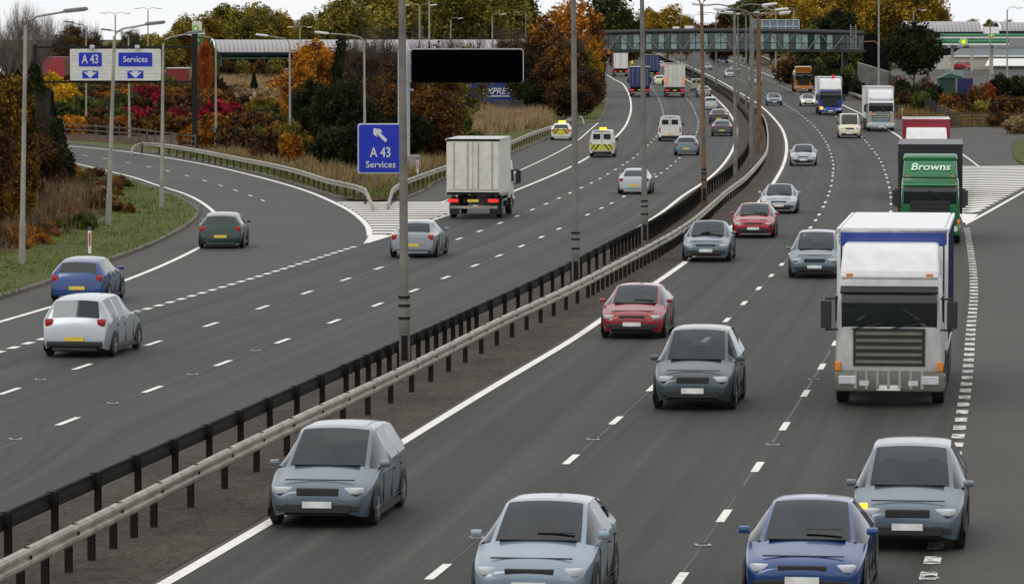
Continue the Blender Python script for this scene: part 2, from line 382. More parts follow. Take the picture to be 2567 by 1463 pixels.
def polyfill(name, bound, m, z, grid=6, top=None, kind='structure', noisy=0, skirt=True):
    B2 = [Vector((p.x, p.y)) for p in bound]
    dens = []
    for a, b in zip(B2, B2[1:]+B2[:1]):
        n = max(1, int((b-a).length/8)); dens += [a.lerp(b, k/n) for k in range(n)]
    x0 = min(p.x for p in dens); x1 = max(p.x for p in dens); y0 = min(p.y for p in dens); y1 = max(p.y for p in dens)
    pts = list(dens); E = [(i, (i+1) % len(dens)) for i in range(len(dens))]
    y = y0+grid/2
    while y < y1:
        g = grid if y < 700 else grid*5
        x = x0+g/2
        while x < x1: pts.append(Vector((x+random.uniform(-.2,.2)*g, y+random.uniform(-.2,.2)*g))); x += g
        y += g
    r = delaunay_2d_cdt(pts, E, [], 1, .01)
    # keep the inside faces
    V = r[0]; Fc = r[2]
    def inside(p):
        c = False; n = len(dens); j = n-1
        for i in range(n):
            a = dens[i]; b = dens[j]
            if (a.y > p.y) != (b.y > p.y) and p.x < (b.x-a.x)*(p.y-a.y)/(b.y-a.y)+a.x: c = not c
            j = i
        return c
    F2 = []
    for f in Fc:
        c = Vector((sum(V[i].x for i in f)/len(f), sum(V[i].y for i in f)/len(f)))
        if inside(c): F2.append(f)
    mb = MB(); mb.v = [(v.x, v.y, zr(v.y)+(top(v.x, v.y) if top else 0)+z) for v in V]; mb.f = [tuple(f) for f in F2]; mb.m = [0]*len(F2)
    if skirt:
        n0 = len(mb.v)
        for p in dens: mb.v.append((p.x, p.y, zr(p.y)+z)); mb.v.append((p.x, p.y, zr(p.y)-.2))
        for i in range(len(dens)):
            j = (i+1) % len(dens); mb.f.append((n0+2*i, n0+2*i+1, n0+2*j+1, n0+2*j)); mb.m.append(0)
    o = obj(name, mb, m, norm=False); o['kind'] = kind
    return o
polyfill('slip_road', SO+SR+list(reversed(sl)), M_slip, .002, 8, skirt=False)
# central reserve between the edge lines
polyfill('median', offset(ML, .25)+list(reversed(offset(MR, -.25))), M_med, .008, 6, skirt=False)
def bank(pl, h, w):
    def f(x, y):
        e, p, d = nearest(pl, Vector((x, y, 0))); return h*min(1, max(0, (math.sqrt(e)-1)/w))**1.3
    return f
KL_px = [(-500,905),(0,746.7),(75.6,724),(170,692),(264.4,656),(340,629.6),(415.6,595.6),(472,561.6),(493,539),(487,524),(453,503),(397,482),(332.5,457.7),(279.6,442),(226.7,430),(150,412),(0,386),(-200,366)]
KL = wl(KL_px, 0, 3, 1)
left_top = bank(KL, 1.5, 14)
polyfill('verge', KL+[Vector((-200, KL[-1].y, 0)), Vector((-200, 70, 0)), Vector((KL[0].x, 70, 0))], M_grass, .11, 4, left_top)
W_px = [(-200,334),(0,345),(100,353),(181,361),(279,370),(400,386),(510,405),(604,426),(700,449),(777,473),(808,483),(873,502),(938,506),(1009,499),(1065,476),(1102,452),(1200,416),(1281,384),(1400,336),(1453,314),(1470,307),(1494,306.5),(1511,288.5),(1518,268),(1519.5,251),(1515,225),(1508,202),(1500,183),(1476,169),(1440,157),(1385,145),(1310,136)]
WG = wl(W_px, 0, 4, 0)
polyfill('verge', WG+[Vector((WG[-1].x, 3500, 0)), Vector((-900, 3500, 0)), Vector((-900, WG[0].y, 0))], M_grass, .09, 7)
RV_px = [(2900,332),(2700,327),(2528,322),(2445,316),(2390,321),(2330,311),(2280,303),(2240,292),(2190,264),(2140,244),(2080,224),(2040,212),(1980,197),(1947,182),(1907,160),(1880,148),(1840,139),(1780,131)]
RG = wl(RV_px, 0, 4, 0)
polyfill('verge', RG+[Vector((RG[-1].x, 3500, 0)), Vector((900, 3500, 0)), Vector((900, RG[0].y, 0))], M_dry, .09, 7)
polyfill('verge', wl([(2243,291),(2280,300),(2330,309),(2385,318),(2385,306),(2330,296),(2285,284),(2250,281)], 0, 3, 0), M_grass, .13, 3, skirt=False)
PG = wl([(2900,470),(2600,420),(2556,408),(2541,392),(2539,370),(2548,355),(2600,345),(2800,340)], 0, 3, 1)
polyfill('verge', PG, M_grass, .1, 3)
polyfill('scrub_floor', wl([(-200,340),(160,353),(280,360),(400,375),(510,392),(600,411),(690,434),(770,452),(860,462),(960,452),(1060,440),(1190,392),(1200,330),(1180,262),(1000,225),(820,200),(500,200),(60,195),(-200,200)], 0, 6, 0), M_leafy, .12, 9, skirt=False)
KI = offset(KL, -4.0)
polyfill('scrub_floor', KI+[Vector((-200, KI[-1].y, 0)), Vector((-200, 70, 0)), Vector((KI[0].x, 70, 0))], M_leafy, .14, 5, left_top, skirt=False)
polyfill('car_park', wl([(2232,206),(2350,212),(2700,222),(2700,168),(2236,160)], 0, 8, 0), M_road, .12, 10, skirt=False)
# kerbs and drainage edge
mb = MB(); mb.sweep(resample(lift(KL, 0), 2.0), [(-.02,-.05),(.16,-.05),(.16,.10),(.13,.13),(-.02,.13)]); struct('kerb', mb, M_kerb)
mb = MB(); k2 = [p for p in WG if p.y < 900]; mb.sweep(resample(k2, 3.0), [(-.02,-.05),(.14,-.05),(.14,.09),(.11,.11),(-.02,.11)]); struct('kerb', mb, M_kerb)
# leaf litter skirts along the wedge edge
polyfill('leaf_litter', wl([(700,449),(808,484),(873,503),(938,507),(1009,500),(1065,477),(1102,453),(1090,446),(1060,462),(1005,488),(938,495),(870,490),(800,470),(700,440)], 0, 3, 0), M_leafy, .105, 3, skirt=False)

# ------------------------------------------------------------------ markings
mk = MB(); wk = MB()
def strip(M, pl, w, z=.014):
    n0 = len(M.v)
    for i, p in enumerate(pl):
        d = (pl[min(i+1, len(pl)-1)]-pl[max(i-1, 0)]); d.z = 0; d.normalize(); r = Vector((d.y, -d.x, 0))*w/2
        for q in (p-r, p+r): M.v.append((q.x, q.y, zr(q.y)+z))
    for i in range(len(pl)-1): M.f.append((n0+2*i, n0+2*i+1, n0+2*i+3, n0+2*i+2)); M.m.append(0)
def between(pl, a, b): return [p for p in pl if a <= p.y <= b]
iN = nearest(LE, G(913, 611))[1]
strip(mk, [p for p in LE if p.y >= iN.y-.5], .2)
strip(mk, ML, .2); strip(mk, MR, .22)
rn = G(2422, 563)
strip(mk, [p for p in RE if p.y >= rn.y], .2)
strip(mk, SO, .2); strip(mk, SR, .26)
strip(mk, wl([(1105,508),(1180,480),(1272,441),(1320,420),(1384,389.5),(1444.5,355),(1480,325),(1500,308)]), .13)
strip(mk, wl([(2290,340),(2350,360),(2407,384),(2453,417)]), .14)
def dash_at(M, pl, q, L=2.0, w=.15):
    e, p, d = nearest(pl, q); strip(M, [p-d*L/2, p, p+d*L/2], w)
def dashes(pts, pl):
    for x, y in pts: dash_at(mk, pl, G(x, y))
Dd = [(167.5,1056.3),(383.9,976.3),(558.6,910.6),(709.3,855.05),(838,806),(946,764),(1039,728.4),(1117.2,695.9),(1190.2,665.9),(1251.4,641.2),(1308.8,617.1),(1357,594.5),(1403,574),(1439,554),(1474,538.5),(1507,522),(1534,509.5),(1564,493),(1592,477),(1620,460),(1645,443)]
Ed = [(25,981),(206.3,919.5),(383,860.5),(530,814),(658,771),(769.8,733.6),(866.9,700.8),(949.7,672.7),(1028.2,645.8),(1091.6,620.2),(1150,598.9),(1203.8,579.7),(1253.5,559.6),(1296.5,542),(1334.5,525.9),(1369.7,511.4),(1400,497),(1429,484),(1457,471),(1482.7,459)]
Bd = [(1100.1,1433.2),(1286.6,1275.3),(1431.5,1151.9),(1545.6,1054.2),(1635.3,972.9),(1708,905),(1771.3,851.7),(1822,802.3),(1865.9,760.2),(1902,723.2),(1933.9,691),(1960.4,663.2),(1983,636),(2001,612),(2017.8,590.4),(2032,571),(2044.7,552.5)]
Ad = [(1703,1455),(1815.5,1293.3),(1899.3,1170.8),(1967.9,1068.9),(2019.3,986.4),(2060.5,919.5),(2094.6,860.9),(2121,809)]
def rest(last, pl, stop=1000, gap=9.0):
    q = nearest(pl, G(*last))[1]; on = False; acc = 0
    for a, b in zip(pl[:-1], pl[1:]):
        if a.y < q.y: continue
        acc += (b-a).length
        if acc >= gap and a.y < stop: acc -= gap; dash_at(mk, pl, a, 2.0, .15)
dashes(Dd, LD); rest(Dd[-1], LD); dashes(Ed, LEd); rest(Ed[-1], LEd); dashes(Bd, LB); rest(Bd[-1], LB); dashes(Ad, LA); rest(Ad[-1], LA)
for x, y in SD_px: dash_at(mk, SD, G(x, y), 2.2, .12)
bl = [p for p in LE if p.y < iN.y-1.5]; bs = resample(list(reversed(bl)), .87)
for i in range(0, len(bs)-1, 2): strip(mk, [bs[i], bs[i+1]], .24)
bl = [p for p in RE if p.y < rn.y-1]; bs = resample(list(reversed(bl)), 1.0)
for i in range(0, len(bs)-1, 2): strip(wk, [bs[i], bs[i+1]], .27)
# hatched noses
def hatch(lf, rf, y0, y1, n, pts, duty=.5, sl=0):
    Ya = G(1200, y0).y; Yb = G(1200, y1).y
    for i in range(n):
        Y = Ya+(Yb-Ya)*i/(n-1); dY = abs(Yb-Ya)/(n-1)*duty
        a = lf(Y); b = rf(Y)
        if b-a < .4: continue
        seg = 6; n0 = len(mk.v)
        for k in range(seg+1):
            X = a+(b-a)*k/seg; sk = sl*abs(k/seg-.35)*1.2
            mk.v.append((X, Y+sk, zr(Y)+.013)); mk.v.append((X, Y+dY+sk, zr(Y+dY)+.013))
        for k in range(seg): mk.f.append((n0+2*k, n0+2*k+2, n0+2*k+3, n0+2*k+1)); mk.m.append(0)
def xat(pl, Y):
    for a, b in zip(pl[:-1], pl[1:]):
        if (a.y-Y)*(b.y-Y) <= 0 and a.y != b.y: return a.x+(b.x-a.x)*(Y-a.y)/(b.y-a.y)
    return pl[-1].x if abs(pl[-1].y-Y) < abs(pl[0].y-Y) else pl[0].x
hatch(lambda Y: xat(SR, Y)+.1, lambda Y: xat([p for p in LE if p.y > 150 and p.y < 300], Y)-.1 if Y < G(1000,509).y else 0, 509.5, 592, 15, None, .55)
RSL = wl([(2424,560),(2456,543),(2567,481),(2660,430),(2760,375)], 0, 2, 0)
hatch(lambda Y: xat([p for p in RE if 150 < p.y < 420], Y)+.1, lambda Y: min(xat(RSL, Y), 40), 419, 533, 25, None, .5, 2.5)
strip(mk, RSL, .2)
def tri(pts, z=.016):
    n0 = len(mk.v); 
    for x, y in pts: p = G(x, y); mk.v.append((p.x, p.y, p.z+z))
    mk.f.append(tuple(range(n0, n0+len(pts)))); mk.m.append(0)
tri([(911,612),(926,590),(978,590),(930,606)]); tri([(2422,565),(2414,536),(2453,538)])
jt = MB()
for pl_, off_ in ((LB,.02),(LA,-.03),(LD,.02),(LEd,.03)):
    pp = resample([p for p in offset(pl_, off_) if p.y < 330], 2.0); i = 0
    while i < len(pp)-4:
        k = random.randint(3, 16); sg_ = pp[i:i+k]
        if len(sg_) > 1: strip(jt, sg_, random.choice([.025,.035,.05]), .009)
        i += k-1+random.choice([1,1,2,4])
struct('road_joint', jt, mat('bitumen_joint', (.012,.011,.010), .5))
struct('lane_markings', mk, M_line); struct('lane_markings', wk, M_worn)
# cat's-eye studs
st = MB(); st.box((0,0,.012), (.26,.22,.024), 0, .01); st.box((0,0,.03), (.16,.09,.03), 1, .01)
st0 = obj('road_stud', st, [mat('stud_iron', (.35,.35,.35), .5, .3), M_black]); tag(st0, 'small metal cat\'s-eye stud set in the road between lane dashes', 'road stud', 'cat\'s-eye studs between the lane dashes')
studs = [(1487,1102),(1197,1348),(1762,1367),(1937,1115),(2040,952),(2332,1449),(283,1011),(483,939),(642,879),(39,1101),(101,952),(1740,880)]
for i, (x, y) in enumerate(studs):
    o = st0 if i == 0 else st0.copy()
    if i: COL.objects.link(o)
    o.location = G(x, y)+Vector((0,0,.004)); o.rotation_euler.z = R(10)

# ------------------------------------------------------------------ safety barriers
def rail_prof(flip=1):
    p = [(-.01,.47),(.03,.47),(.055,.51),(.055,.56),(.0,.60),(.0,.62),(.055,.66),(.055,.71),(.03,.755),(-.045,.765),(-.05,.75),(-.05,.735),(.0,.72),(-.03,.6),(-.03,.5)]
    return [(a*flip, z) for a, z in p]
post = MB(); post.box((0,0,.33), (.06,.11,.78), 0); post.box((0,.05,.33), (.11,.015,.78), 0); post.box((0,-.05,.33), (.11,.015,.78), 0)
foot = MB(); foot.box((0,0,.006), (.26,.26,.03), 1)
def barrier(name, label, pl, m_rail, m_post, step=3.2, dense=(), flip=1, cat='crash barrier', ends=(0,0), post_top=0, z0=0):
    t = thing(name, label, cat, pl[0])
    pl = resample(pl, 1.6); rel = []
    n = len(pl)
    for i, p in enumerate(pl):
        dz = 0
        if ends[0] and i < ends[0]: dz = -.6*(1-i/ends[0])
        if ends[1] and i > n-1-ends[1]: dz = -.6*(1-(n-1-i)/ends[1])
        rel.append(p-pl[0]+Vector((0,0,dz+z0)))
    mb = MB(); mb.sweep(rel, rail_prof(flip))
    for i in range(0, n, 2):
        if pl[i].y < 260: mb.box(rel[i]+Vector((0,0,.772)), (.09,.05,.012), 1); mb.box(rel[i]+Vector((.05*flip,.12,.61)), (.03,.05,.05), 1)
    obj('rail', mb, [m_rail, M_galvd], t, smooth=False)
    first = None; cnt = 0; restb = MB(); k = 0
    for i, p in enumerate(rel):
        Y = pl[i].y
        if i % 2 and not any(a <= Y <= b for a, b in dense): continue
        if (ends[0] and i < ends[0]) or (ends[1] and i > n-1-ends[1]): continue
        d = rel[min(i+1, n-1)]-rel[max(i-1, 0)]; a = math.atan2(d.y, d.x)-math.pi/2
        side = Vector((math.cos(a), math.sin(a), 0))*(-.1*flip)
        if 60 < Y and cnt < 100:
            if first is None:
                f = MB(); f.v = list(post.v); f.f = list(post.f); f.m = list(post.m); f.box((0,0,-.045), (.24,.24,.03), 1)
                first = obj('post', f, [m_post, M_rust], t); o = first
            else: o = first.copy(); COL.objects.link(o)
            o.parent = t; o.location = p+side+Vector((0,0,post_top)); o.rotation_euler.z = a; cnt += 1
        elif cnt >= 100:
            restb.box(p+side+Vector((0,0,.33)), (.06,.11,.78), 0, rot=Matrix.Rotation(a, 3, 'Z'))
    if restb.v:
        o = obj('post', restb, m_post, t); o['kind'] = 'stuff'
    return t
barrier('crash_barrier', 'long steel crash barrier along the near side of the central reserve', NB, M_galv, M_galvd, dense=((60,75),(140,210),(280,360)), flip=1)
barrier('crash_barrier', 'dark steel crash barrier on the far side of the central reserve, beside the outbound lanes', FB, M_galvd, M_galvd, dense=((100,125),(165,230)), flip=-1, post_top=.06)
SB = wl([(328,366),(343.8,357.5),(400,362),(491,376.4),(566.7,391.5),(633,404),(700,417.5),(771,436),(823.6,454.5),(897.8,468.4),(938,493)], .75)
SB = [p for p in SB]
barrier('crash_barrier', 'crash barrier curving along the slip road grass edge', SB, M_galv, M_rust, ends=(4,5), z0=.1, flip=1)
SB2 = wl([(972,487),(1004,460.7),(1050,442),(1101.8,423.6),(1190,392),(1281,357),(1326,337.6),(1384,317),(1441.6,294),(1453,291.4),(1466,298)], .75)
barrier('crash_barrier', 'crash barrier behind the parked patrol car, running to the tip of the grass wedge', SB2, M_galv, M_rust, dense=(), ends=(4,2), z0=.08)
RB = wl([(1870,126),(1907,139.5),(1926,148),(1947,162.7),(1980,182),(2030,199),(2075,214),(2113,225),(2165,243),(2215,262)], .75)
barrier('crash_barrier', 'crash barrier on the verge behind the oncoming lorries', RB, M_galv, M_rust, z0=.05)

# ------------------------------------------------------------------ lamp columns
def head_mb(length=.95, mi=0):
    m = MB(); m.box((length/2,0,0), (length,.34,.13), 0, .05, taper=(.9,.75)); m.box((length/2,0,-.075), (length*.8,.24,.03), 1, .01); return m
HEADW = None
def column(label, base, top_px, arms, headmat, polemat, H=None, r=(.13,.075), group=None, sleeve=False, armlen=2.3, rise=.5):
    """base Vector; top_px (x,y) photo pixel of the bend; arms list of headings"""
    topw = A(top_px[0], top_px[1], base.y)
    t = thing('lamp_column', label, 'lamp column', base, 0, group)
    rel = topw-base; h = rel.z
    mb = MB(); mb.tube([(0,0,-.1), rel*.18, rel*.181, rel*.6, rel], [r[0]*1.25, r[0]*1.2, r[0], (r[0]+r[1])/2, r[1]], 10)
    obj('pole', mb, polemat, t, smooth=True)
    if sleeve:
        mb = MB()
        for f in (.15, .18, .2): mb.tube([rel*f-Vector((0,0,.03)), rel*f+Vector((0,0,.03))], r[0]*1.32, 10)
        mb.box(rel*.08+Vector((0,-r[0]*1.25,0)), (.16,.03,.6)); obj('access_door', mb, M_galvd, t)
    for a in arms:
        d = Vector((math.cos(a), math.sin(a), 0))
        pts = [rel+d*0+Vector((0,0,-.1)), rel+d*.12+Vector((0,0,.18)), rel+d*.4+Vector((0,0,.32)), rel+d*1.0+Vector((0,0,.42)), rel+d*armlen+Vector((0,0,rise))]
        mb = MB(); mb.tube(pts, .04, 8); ar = obj('arm', mb, polemat, t, smooth=True)
        hm = head_mb(); h2 = obj('lantern', hm, [headmat, M_hl], ar); h2.location = rel+d*(armlen-.1)+Vector((0,0,rise+.02)); h2.rotation_euler = (0,-R(6),a)
    return t
Gc = 'single-arm lamp columns along the slip road'
def vcol(label, bx, by, tx, ty, arm_px, head, pole=M_polel, group=Gc, r=(.10,.06)):
    b = G(bx, by)+Vector((0,0,.1)); s = F/b.y; al = abs(arm_px-tx)/s
    column(label, b, (tx, ty+.32*s), [0 if arm_px > tx else math.pi], head, pole, r=r, group=group, armlen=max(1.0, al-.85), rise=.5)
vcol('nearest lamp column on the left grass, arm reaching right over the slip road', 55, 673, 64, 42, 222, M_lampd)
vcol('lamp column in the left scrub, in front of the white gantry sign, second from the left', 271, 578, 287, 72, 416, M_lampd, r=(.11,.065))
vcol('lamp column on the grass nose where the slip road bends tightest', 405, 527, 409, 93, 515, M_lampd)
vcol('lamp column just right of the dark gantry leg, arm pointing left', 541, 376, 541, 95, 462, M_lampw)
vcol('lamp column between the gantry and the dark trees, arm pointing left', 728, 405, 726, 97, 640, M_lampw)
vcol('lamp column rising above the blue route sign, arm pointing left', 915, 440, 913, 92, 788, M_lampw)
vcol('lamp column behind the white gantry sign near the start of the crash barrier', 325, 352, 322, 82, 252, M_lampd)
vcol('thin lamp column far left behind the gantry', 216, 330, 216, 62, 160, M_lampd, r=(.08,.05))
# central reserve columns
mid = []
for p in FB:
    q = nearest(NB, p)[1]; m_ = p.lerp(q, .5); mid.append(m_)
Gm = 'double-arm lamp columns down the central reserve'
mc = [(1015,950,1007,'nearest lamp column in the central reserve, standing in front of the blue route sign'),
      (1444,735,1437,'tall lamp column in the central reserve, second from the camera'),
      (1617,640,1609,'lamp column in the central reserve, third from the camera, left of the bend'),
      (1766,525,1759,'rusty lamp column in the central reserve at the start of the bend'),
      (1844,468,1841,'pale lamp column in the central reserve beside the tightest part of the bend'),
      (1883,420,1882,''),(1900,384,1899,''),(1906,355,1904,''),(1889,305,1888,''),(1871,276,1870,''),(1851,246,1850,''),(1796,214,1795,''),(1738,180,1738,''),(1706,162,1706,'')]
def snap(x, y):
    q = G(x, y); p = nearest(mid, q)[1]; X = A(x, y, p.y).x
    # keep pixel column, move onto the reserve centre line
    best = min(mid, key=lambda m_: (PW/2+F*m_.x/m_.y-x)**2+((m_.y-q.y)*.25)**2)
    return Vector((A(x, y, best.y).x, best.y, zr(best.y)))
for i, (x, y, xt, lab) in enumerate(mc):
    b = snap(x, y); s = F/b.y
    H = 10.2
    topz = b.z+H
    ty = PH/2  # solve top pixel y
    p = Vector((0, b.y, topz)); 
    yc = (p.y*sp+(p.z-CZ)*cp); fw = (p.y*cp-(p.z-CZ)*sp); ty = PH/2-F*yc/fw
    e, q, d = nearest(mid, b); a = math.atan2(d.y, d.x)
    if not lab: lab = ['slim lamp column among the cluster at the bend of the central reserve','rust-stained lamp column in the cluster at the bend','second rust-stained column of the cluster at the bend','thin lamp column behind the bend cluster, left of the rusty pair','thin lamp column seen between the bend and the footbridge, beside the dark barrier','thin lamp column right of the pale near column, in front of the footbridge','far lamp column nearest this side of the footbridge on the reserve','far lamp column against the sky, right of the golden tree','farthest lamp column against the golden tree'][i-5]
    column(lab, b, (xt, ty), [a+math.pi/2, a-math.pi/2], M_lampw, M_pole if i not in (3,6,7) else mat('rust_stained_column', (.15,.085,.05), .7, .1, .35, .8), r=(.115 if i < 4 else .11,.085), group=Gm, sleeve=i < 4, armlen=1.7, rise=.35)
# more distant columns
def fcol(x, ytop, Y, label, arms, dual=False):
    b = Vector((A(x, 200, Y).x, Y, zr(Y)+.05)); column(label, b, (x, ytop), arms, M_lampw, M_polel, r=(.13,.09), group='distant lamp columns', armlen=1.4, rise=.2)
fcol(289, 38, 640, 'distant twin-headed lamp column above the white gantry sign, left one', [0, math.pi])
fcol(371, 26, 700, 'distant twin-headed lamp column above the gantry sign, right one', [0, math.pi])
fcol(752, 72, 800, 'distant twin-headed lamp column above the curved roof', [0, math.pi])
fcol(1052, 18, 560, 'distant lamp column just right of the nearest reserve column', [0, math.pi])
fcol(1076, -30, 500, 'taller pole right of the twin-headed column above the black message sign', [0])
fcol(1130, 50, 800, 'distant lamp column above the black message sign, head to the right', [0])
fcol(1234, 40, 700, 'distant lamp column left of the tall orange tree', [0])
fcol(1318, 34, 900, 'distant lamp column against the orange tree', [math.pi])
fcol(2203, -25, 520, 'tall pale pole right of the footbridge end', [0])
fcol(2482, 60, 700, 'grey lamp column standing before the filling station canopy', [0])
fcol(2290, 30, 760, 'distant lamp column over the curved grey roof on the right', [0])
fcol(1990, 25, 760, 'distant lamp column behind the back of the framed sign', [math.pi])
fcol(1945, 22, 700, 'distant lamp column right of the cluster above the footbridge', [math.pi])
fcol(2525, 25, 620, 'lamp column at the right edge against the pale sky', [0])

# ------------------------------------------------------------------ text helper
def text_obj(s, size, m, parent, loc, rot=(math.pi/2,0,0), name='lettering', depth=.012, shear=0, align='CENTER', sx=1.0, bold=0.0):
    c = bpy.data.curves.new('txt', 'FONT'); c.body = s; c.size = size; c.extrude = depth; c.align_x = align; c.align_y = 'CENTER'; c.shear = shear; c.resolution_u = 3; c.offset = bold
    o = bpy.data.objects.new('txt', c); COL.objects.link(o); bpy.context.view_layer.update()
    me = bpy.data.meshes.new_from_object(o.evaluated_get(bpy.context.evaluated_depsgraph_get())); COL.objects.unlink(o); bpy.data.objects.remove(o)
    me.materials.clear(); me.materials.append(m); me.name = name
    q = bpy.data.objects.new(name, me); COL.objects.link(q); q.parent = parent; q.location = loc; q.rotation_euler = rot; q.scale = (sx, 1, 1)
    return q
def rrect(w, h, r, n=5):
    p = []
    for cx, cy, a0 in ((w/2-r,h/2-r,0),(-w/2+r,h/2-r,90),(-w/2+r,-h/2+r,180),(w/2-r,-h/2+r,270)):
        for k in range(n+1): a = R(a0+90*k/n); p.append((cx+r*math.cos(a), cy+r*math.sin(a)))
    return p
def panel(name, x0, y0, x1, y1, Y, t, m, parent, root, r=.12, th=.05, dy=0):
    a = A(x0, y0, Y); b = A(x1, y1, Y); w = b.x-a.x; h = a.z-b.z
    mb = MB(); mb.prism(rrect(w, h, min(r, h/3)), th); o = obj(name, mb, m, parent); c = Vector(((a.x+b.x)/2, Y+dy, (a.z+b.z)/2))-root
    o.location = c; return o, w, h, c

# white slip road gantry sign
Yg = G(485, 378).y; root = Vector((A(300, 300, Yg).x, Yg, zr(Yg)))
g = thing('sign_gantry', 'dark steel gantry spanning the slip road', 'gantry', root)
for x, w in ((87, 10), (487, 14)):
    a = A(x, 84 if x > 300 else 112, Yg); mb = MB(); hgt = a.z-root.z+.2; mb.box((0,0,hgt/2-.2), (w/32.5,.35,hgt), 0, .02)
    o = obj('leg', mb, mat('dark_gantry', (.018,.017,.016), .8, 0, .2, spec=.2), g); o.location = (a.x-root.x, .3, 0)
for y in (119, 206):
    a = A(84, y, Yg); b = A(490, y, Yg); mb = MB(); mb.box(((a.x+b.x)/2-root.x, .3, a.z-root.z), (b.x-a.x, .22, .17), 0, .02); obj('beam', mb, MATS['dark_gantry'], g)
mb = MB()
for x in (190, 255, 325, 390):
    a = A(x, 119, Yg); b = A(x, 206, Yg); mb.box((a.x-root.x, .16, (a.z+b.z)/2-root.z), (.08,.06,a.z-b.z+.3))
obj('bracket', mb, MATS['dark_gantry'], g)
s = thing('gantry_sign', 'white overhead sign reading A43 and Services with down arrows', 'road sign', root)
panel('sign_panel', 175.5, 123, 403.5, 202, Yg, 0, M_signbg, s, root, .12, .06)
mb = MB()
for y in range(131, 200, 9):
    a = A(176, y, Yg); b = A(403, y, Yg); mb.box(((a.x+b.x)/2-root.x, -.036, a.z-root.z), (b.x-a.x-.05, .012, .012))
obj('panel_joint', mb, mat('joint_grey', (.33,.33,.31), .6), s)
panel('blue_panel', 195.5, 130.5, 257, 168.5, Yg, 0, M_signw, s, root, .1, .02, -.045); o, w, h, c = panel('blue_panel', 197.5, 132, 255.5, 167, Yg, 0, M_blue, s, root, .1, .02, -.056)
text_obj('A 43', .98, M_signw, s, c+Vector((0,-.02,0)), sx=.68, bold=.012)
panel('blue_panel', 295, 130.5, 384, 168.5, Yg, 0, M_signw, s, root, .1, .02, -.045); o, w, h, c = panel('blue_panel', 297, 132, 382, 167, Yg, 0, M_blue, s, root, .1, .02, -.056)
text_obj('Services', .66, M_signw, s, c+Vector((0,-.02,0)), sx=.88, bold=.006)
for cx in (226.5, 339.5):
    o, w, h, c = panel('arrow_panel', cx-20, 177.5, cx+20, 196.5, Yg, 0, M_blue, s, root, .02, .02, -.05)
    mb = MB(); mb.prism([(-.55,.24),(-.22,.12),(-.22,.26),(.22,.26),(.22,.12),(.55,.24),(.0,-.28)], .02); o = obj('arrow', mb, M_signw, s); o.location = c+Vector((0,-.02,0))
for cx in (232, 345):
    a = A(cx, 118, Yg); mb = MB(); mb.box((0,0,0), (.36,.3,.3), 0, .05); mb.box((0,.2,.0), (.1,.4,.1)); o = obj('sign_light', mb, mat('pale_grey_box', (.45,.48,.5), .5), s); o.location = a-root+Vector((0,-.3,0))

# blue A43 services sign
Yb = G(950, 478).y; root = G(950, 478)+Vector((0,0,.05))
s = thing('route_sign', 'blue sign with slanting arrow, A 43 and Services on grey posts in the grass wedge', 'road sign', root)
for x in (915, 943, 989):
    p = A(x, 430, Yb); mb = MB(); mb.tube([(p.x-root.x,.1,-.2), (p.x-root.x,.1,p.z-root.z+1.6)], .055, 8); obj('post', mb, M_pole, s, smooth=True)
panel('sign_border', 896.5, 309.5, 1006, 435, Yb, 0, M_signw, s, root, .14, .04, .03); o, w, h, c = panel('sign_panel', 899.5, 312.5, 1003, 432, Yb, 0, M_blue, s, root, .12, .03, -.005)
px = F/Yb
def sg(x, y): a = A(x, y, Yb); return Vector((a.x-root.x, -.035, a.z-root.z))
p = sg(955, 383); text_obj('A 43', .78, M_signw, s, sg(954, 383), sx=.78, bold=.01)
text_obj('Services', .52, M_signw, s, sg(954.5, 413), sx=1.0, bold=.004)
mb = MB(); pts = [(936,321.5),(954,324),(959,333),(950,330),(971,350),(966,357),(943,334),(946,344),(936,337)]
mb.prism([(sg(x,y).x, sg(x,y).z) for x, y in pts], .02, (0,-.035,0)); obj('arrow', mb, M_signw, s)

# black variable message sign
Yv = G(1040, 432).y; root = G(1028, 430)+Vector((0,0,.05))
s = thing('message_sign', 'unlit black variable message sign with silver edge on a cantilever frame', 'message sign', root)
mb = MB(); mb.box((0,0,.5), (1.35,1.2,1.05), 0, .03); obj('plinth', mb, M_conc, s)
def vg(x, y, dy=0): a = A(x, y, Yv); return Vector((a.x-root.x, dy, a.z-root.z))
mb = MB()
for x in (1002, 1019.5):
    a = vg(x, 126); b = vg(x, 390); mb.tube([a, b], .17, 8)
for y in (127, 160, 205, 227): mb.tube([vg(998, y), vg(1035, y)], .07, 8)
obj('mast', mb, mat('pale_blue_steel', (.38,.43,.45), .5, .2, .1), s)
panel('sign_edge', 1029, 121.5, 1313, 208, Yv, 0, mat('silver_edge', (.45,.45,.45), .4, .5), s, root, .22, .5, .1)
panel('sign_face', 1030.5, 124.5, 1310.5, 207.8, Yv, 0, mat('black_screen', (.0015,.0015,.0015), .95, 0, .05, spec=0), s, root, .18, .04, -.17)
mb = MB()
for y in (140, 188): mb.box(((vg(1030,y).x+vg(1312,y).x)/2, .45, vg(1030,y).z), (7.2,.12,.12))
obj('back_frame', mb, MATS['pale_blue_steel'], s)

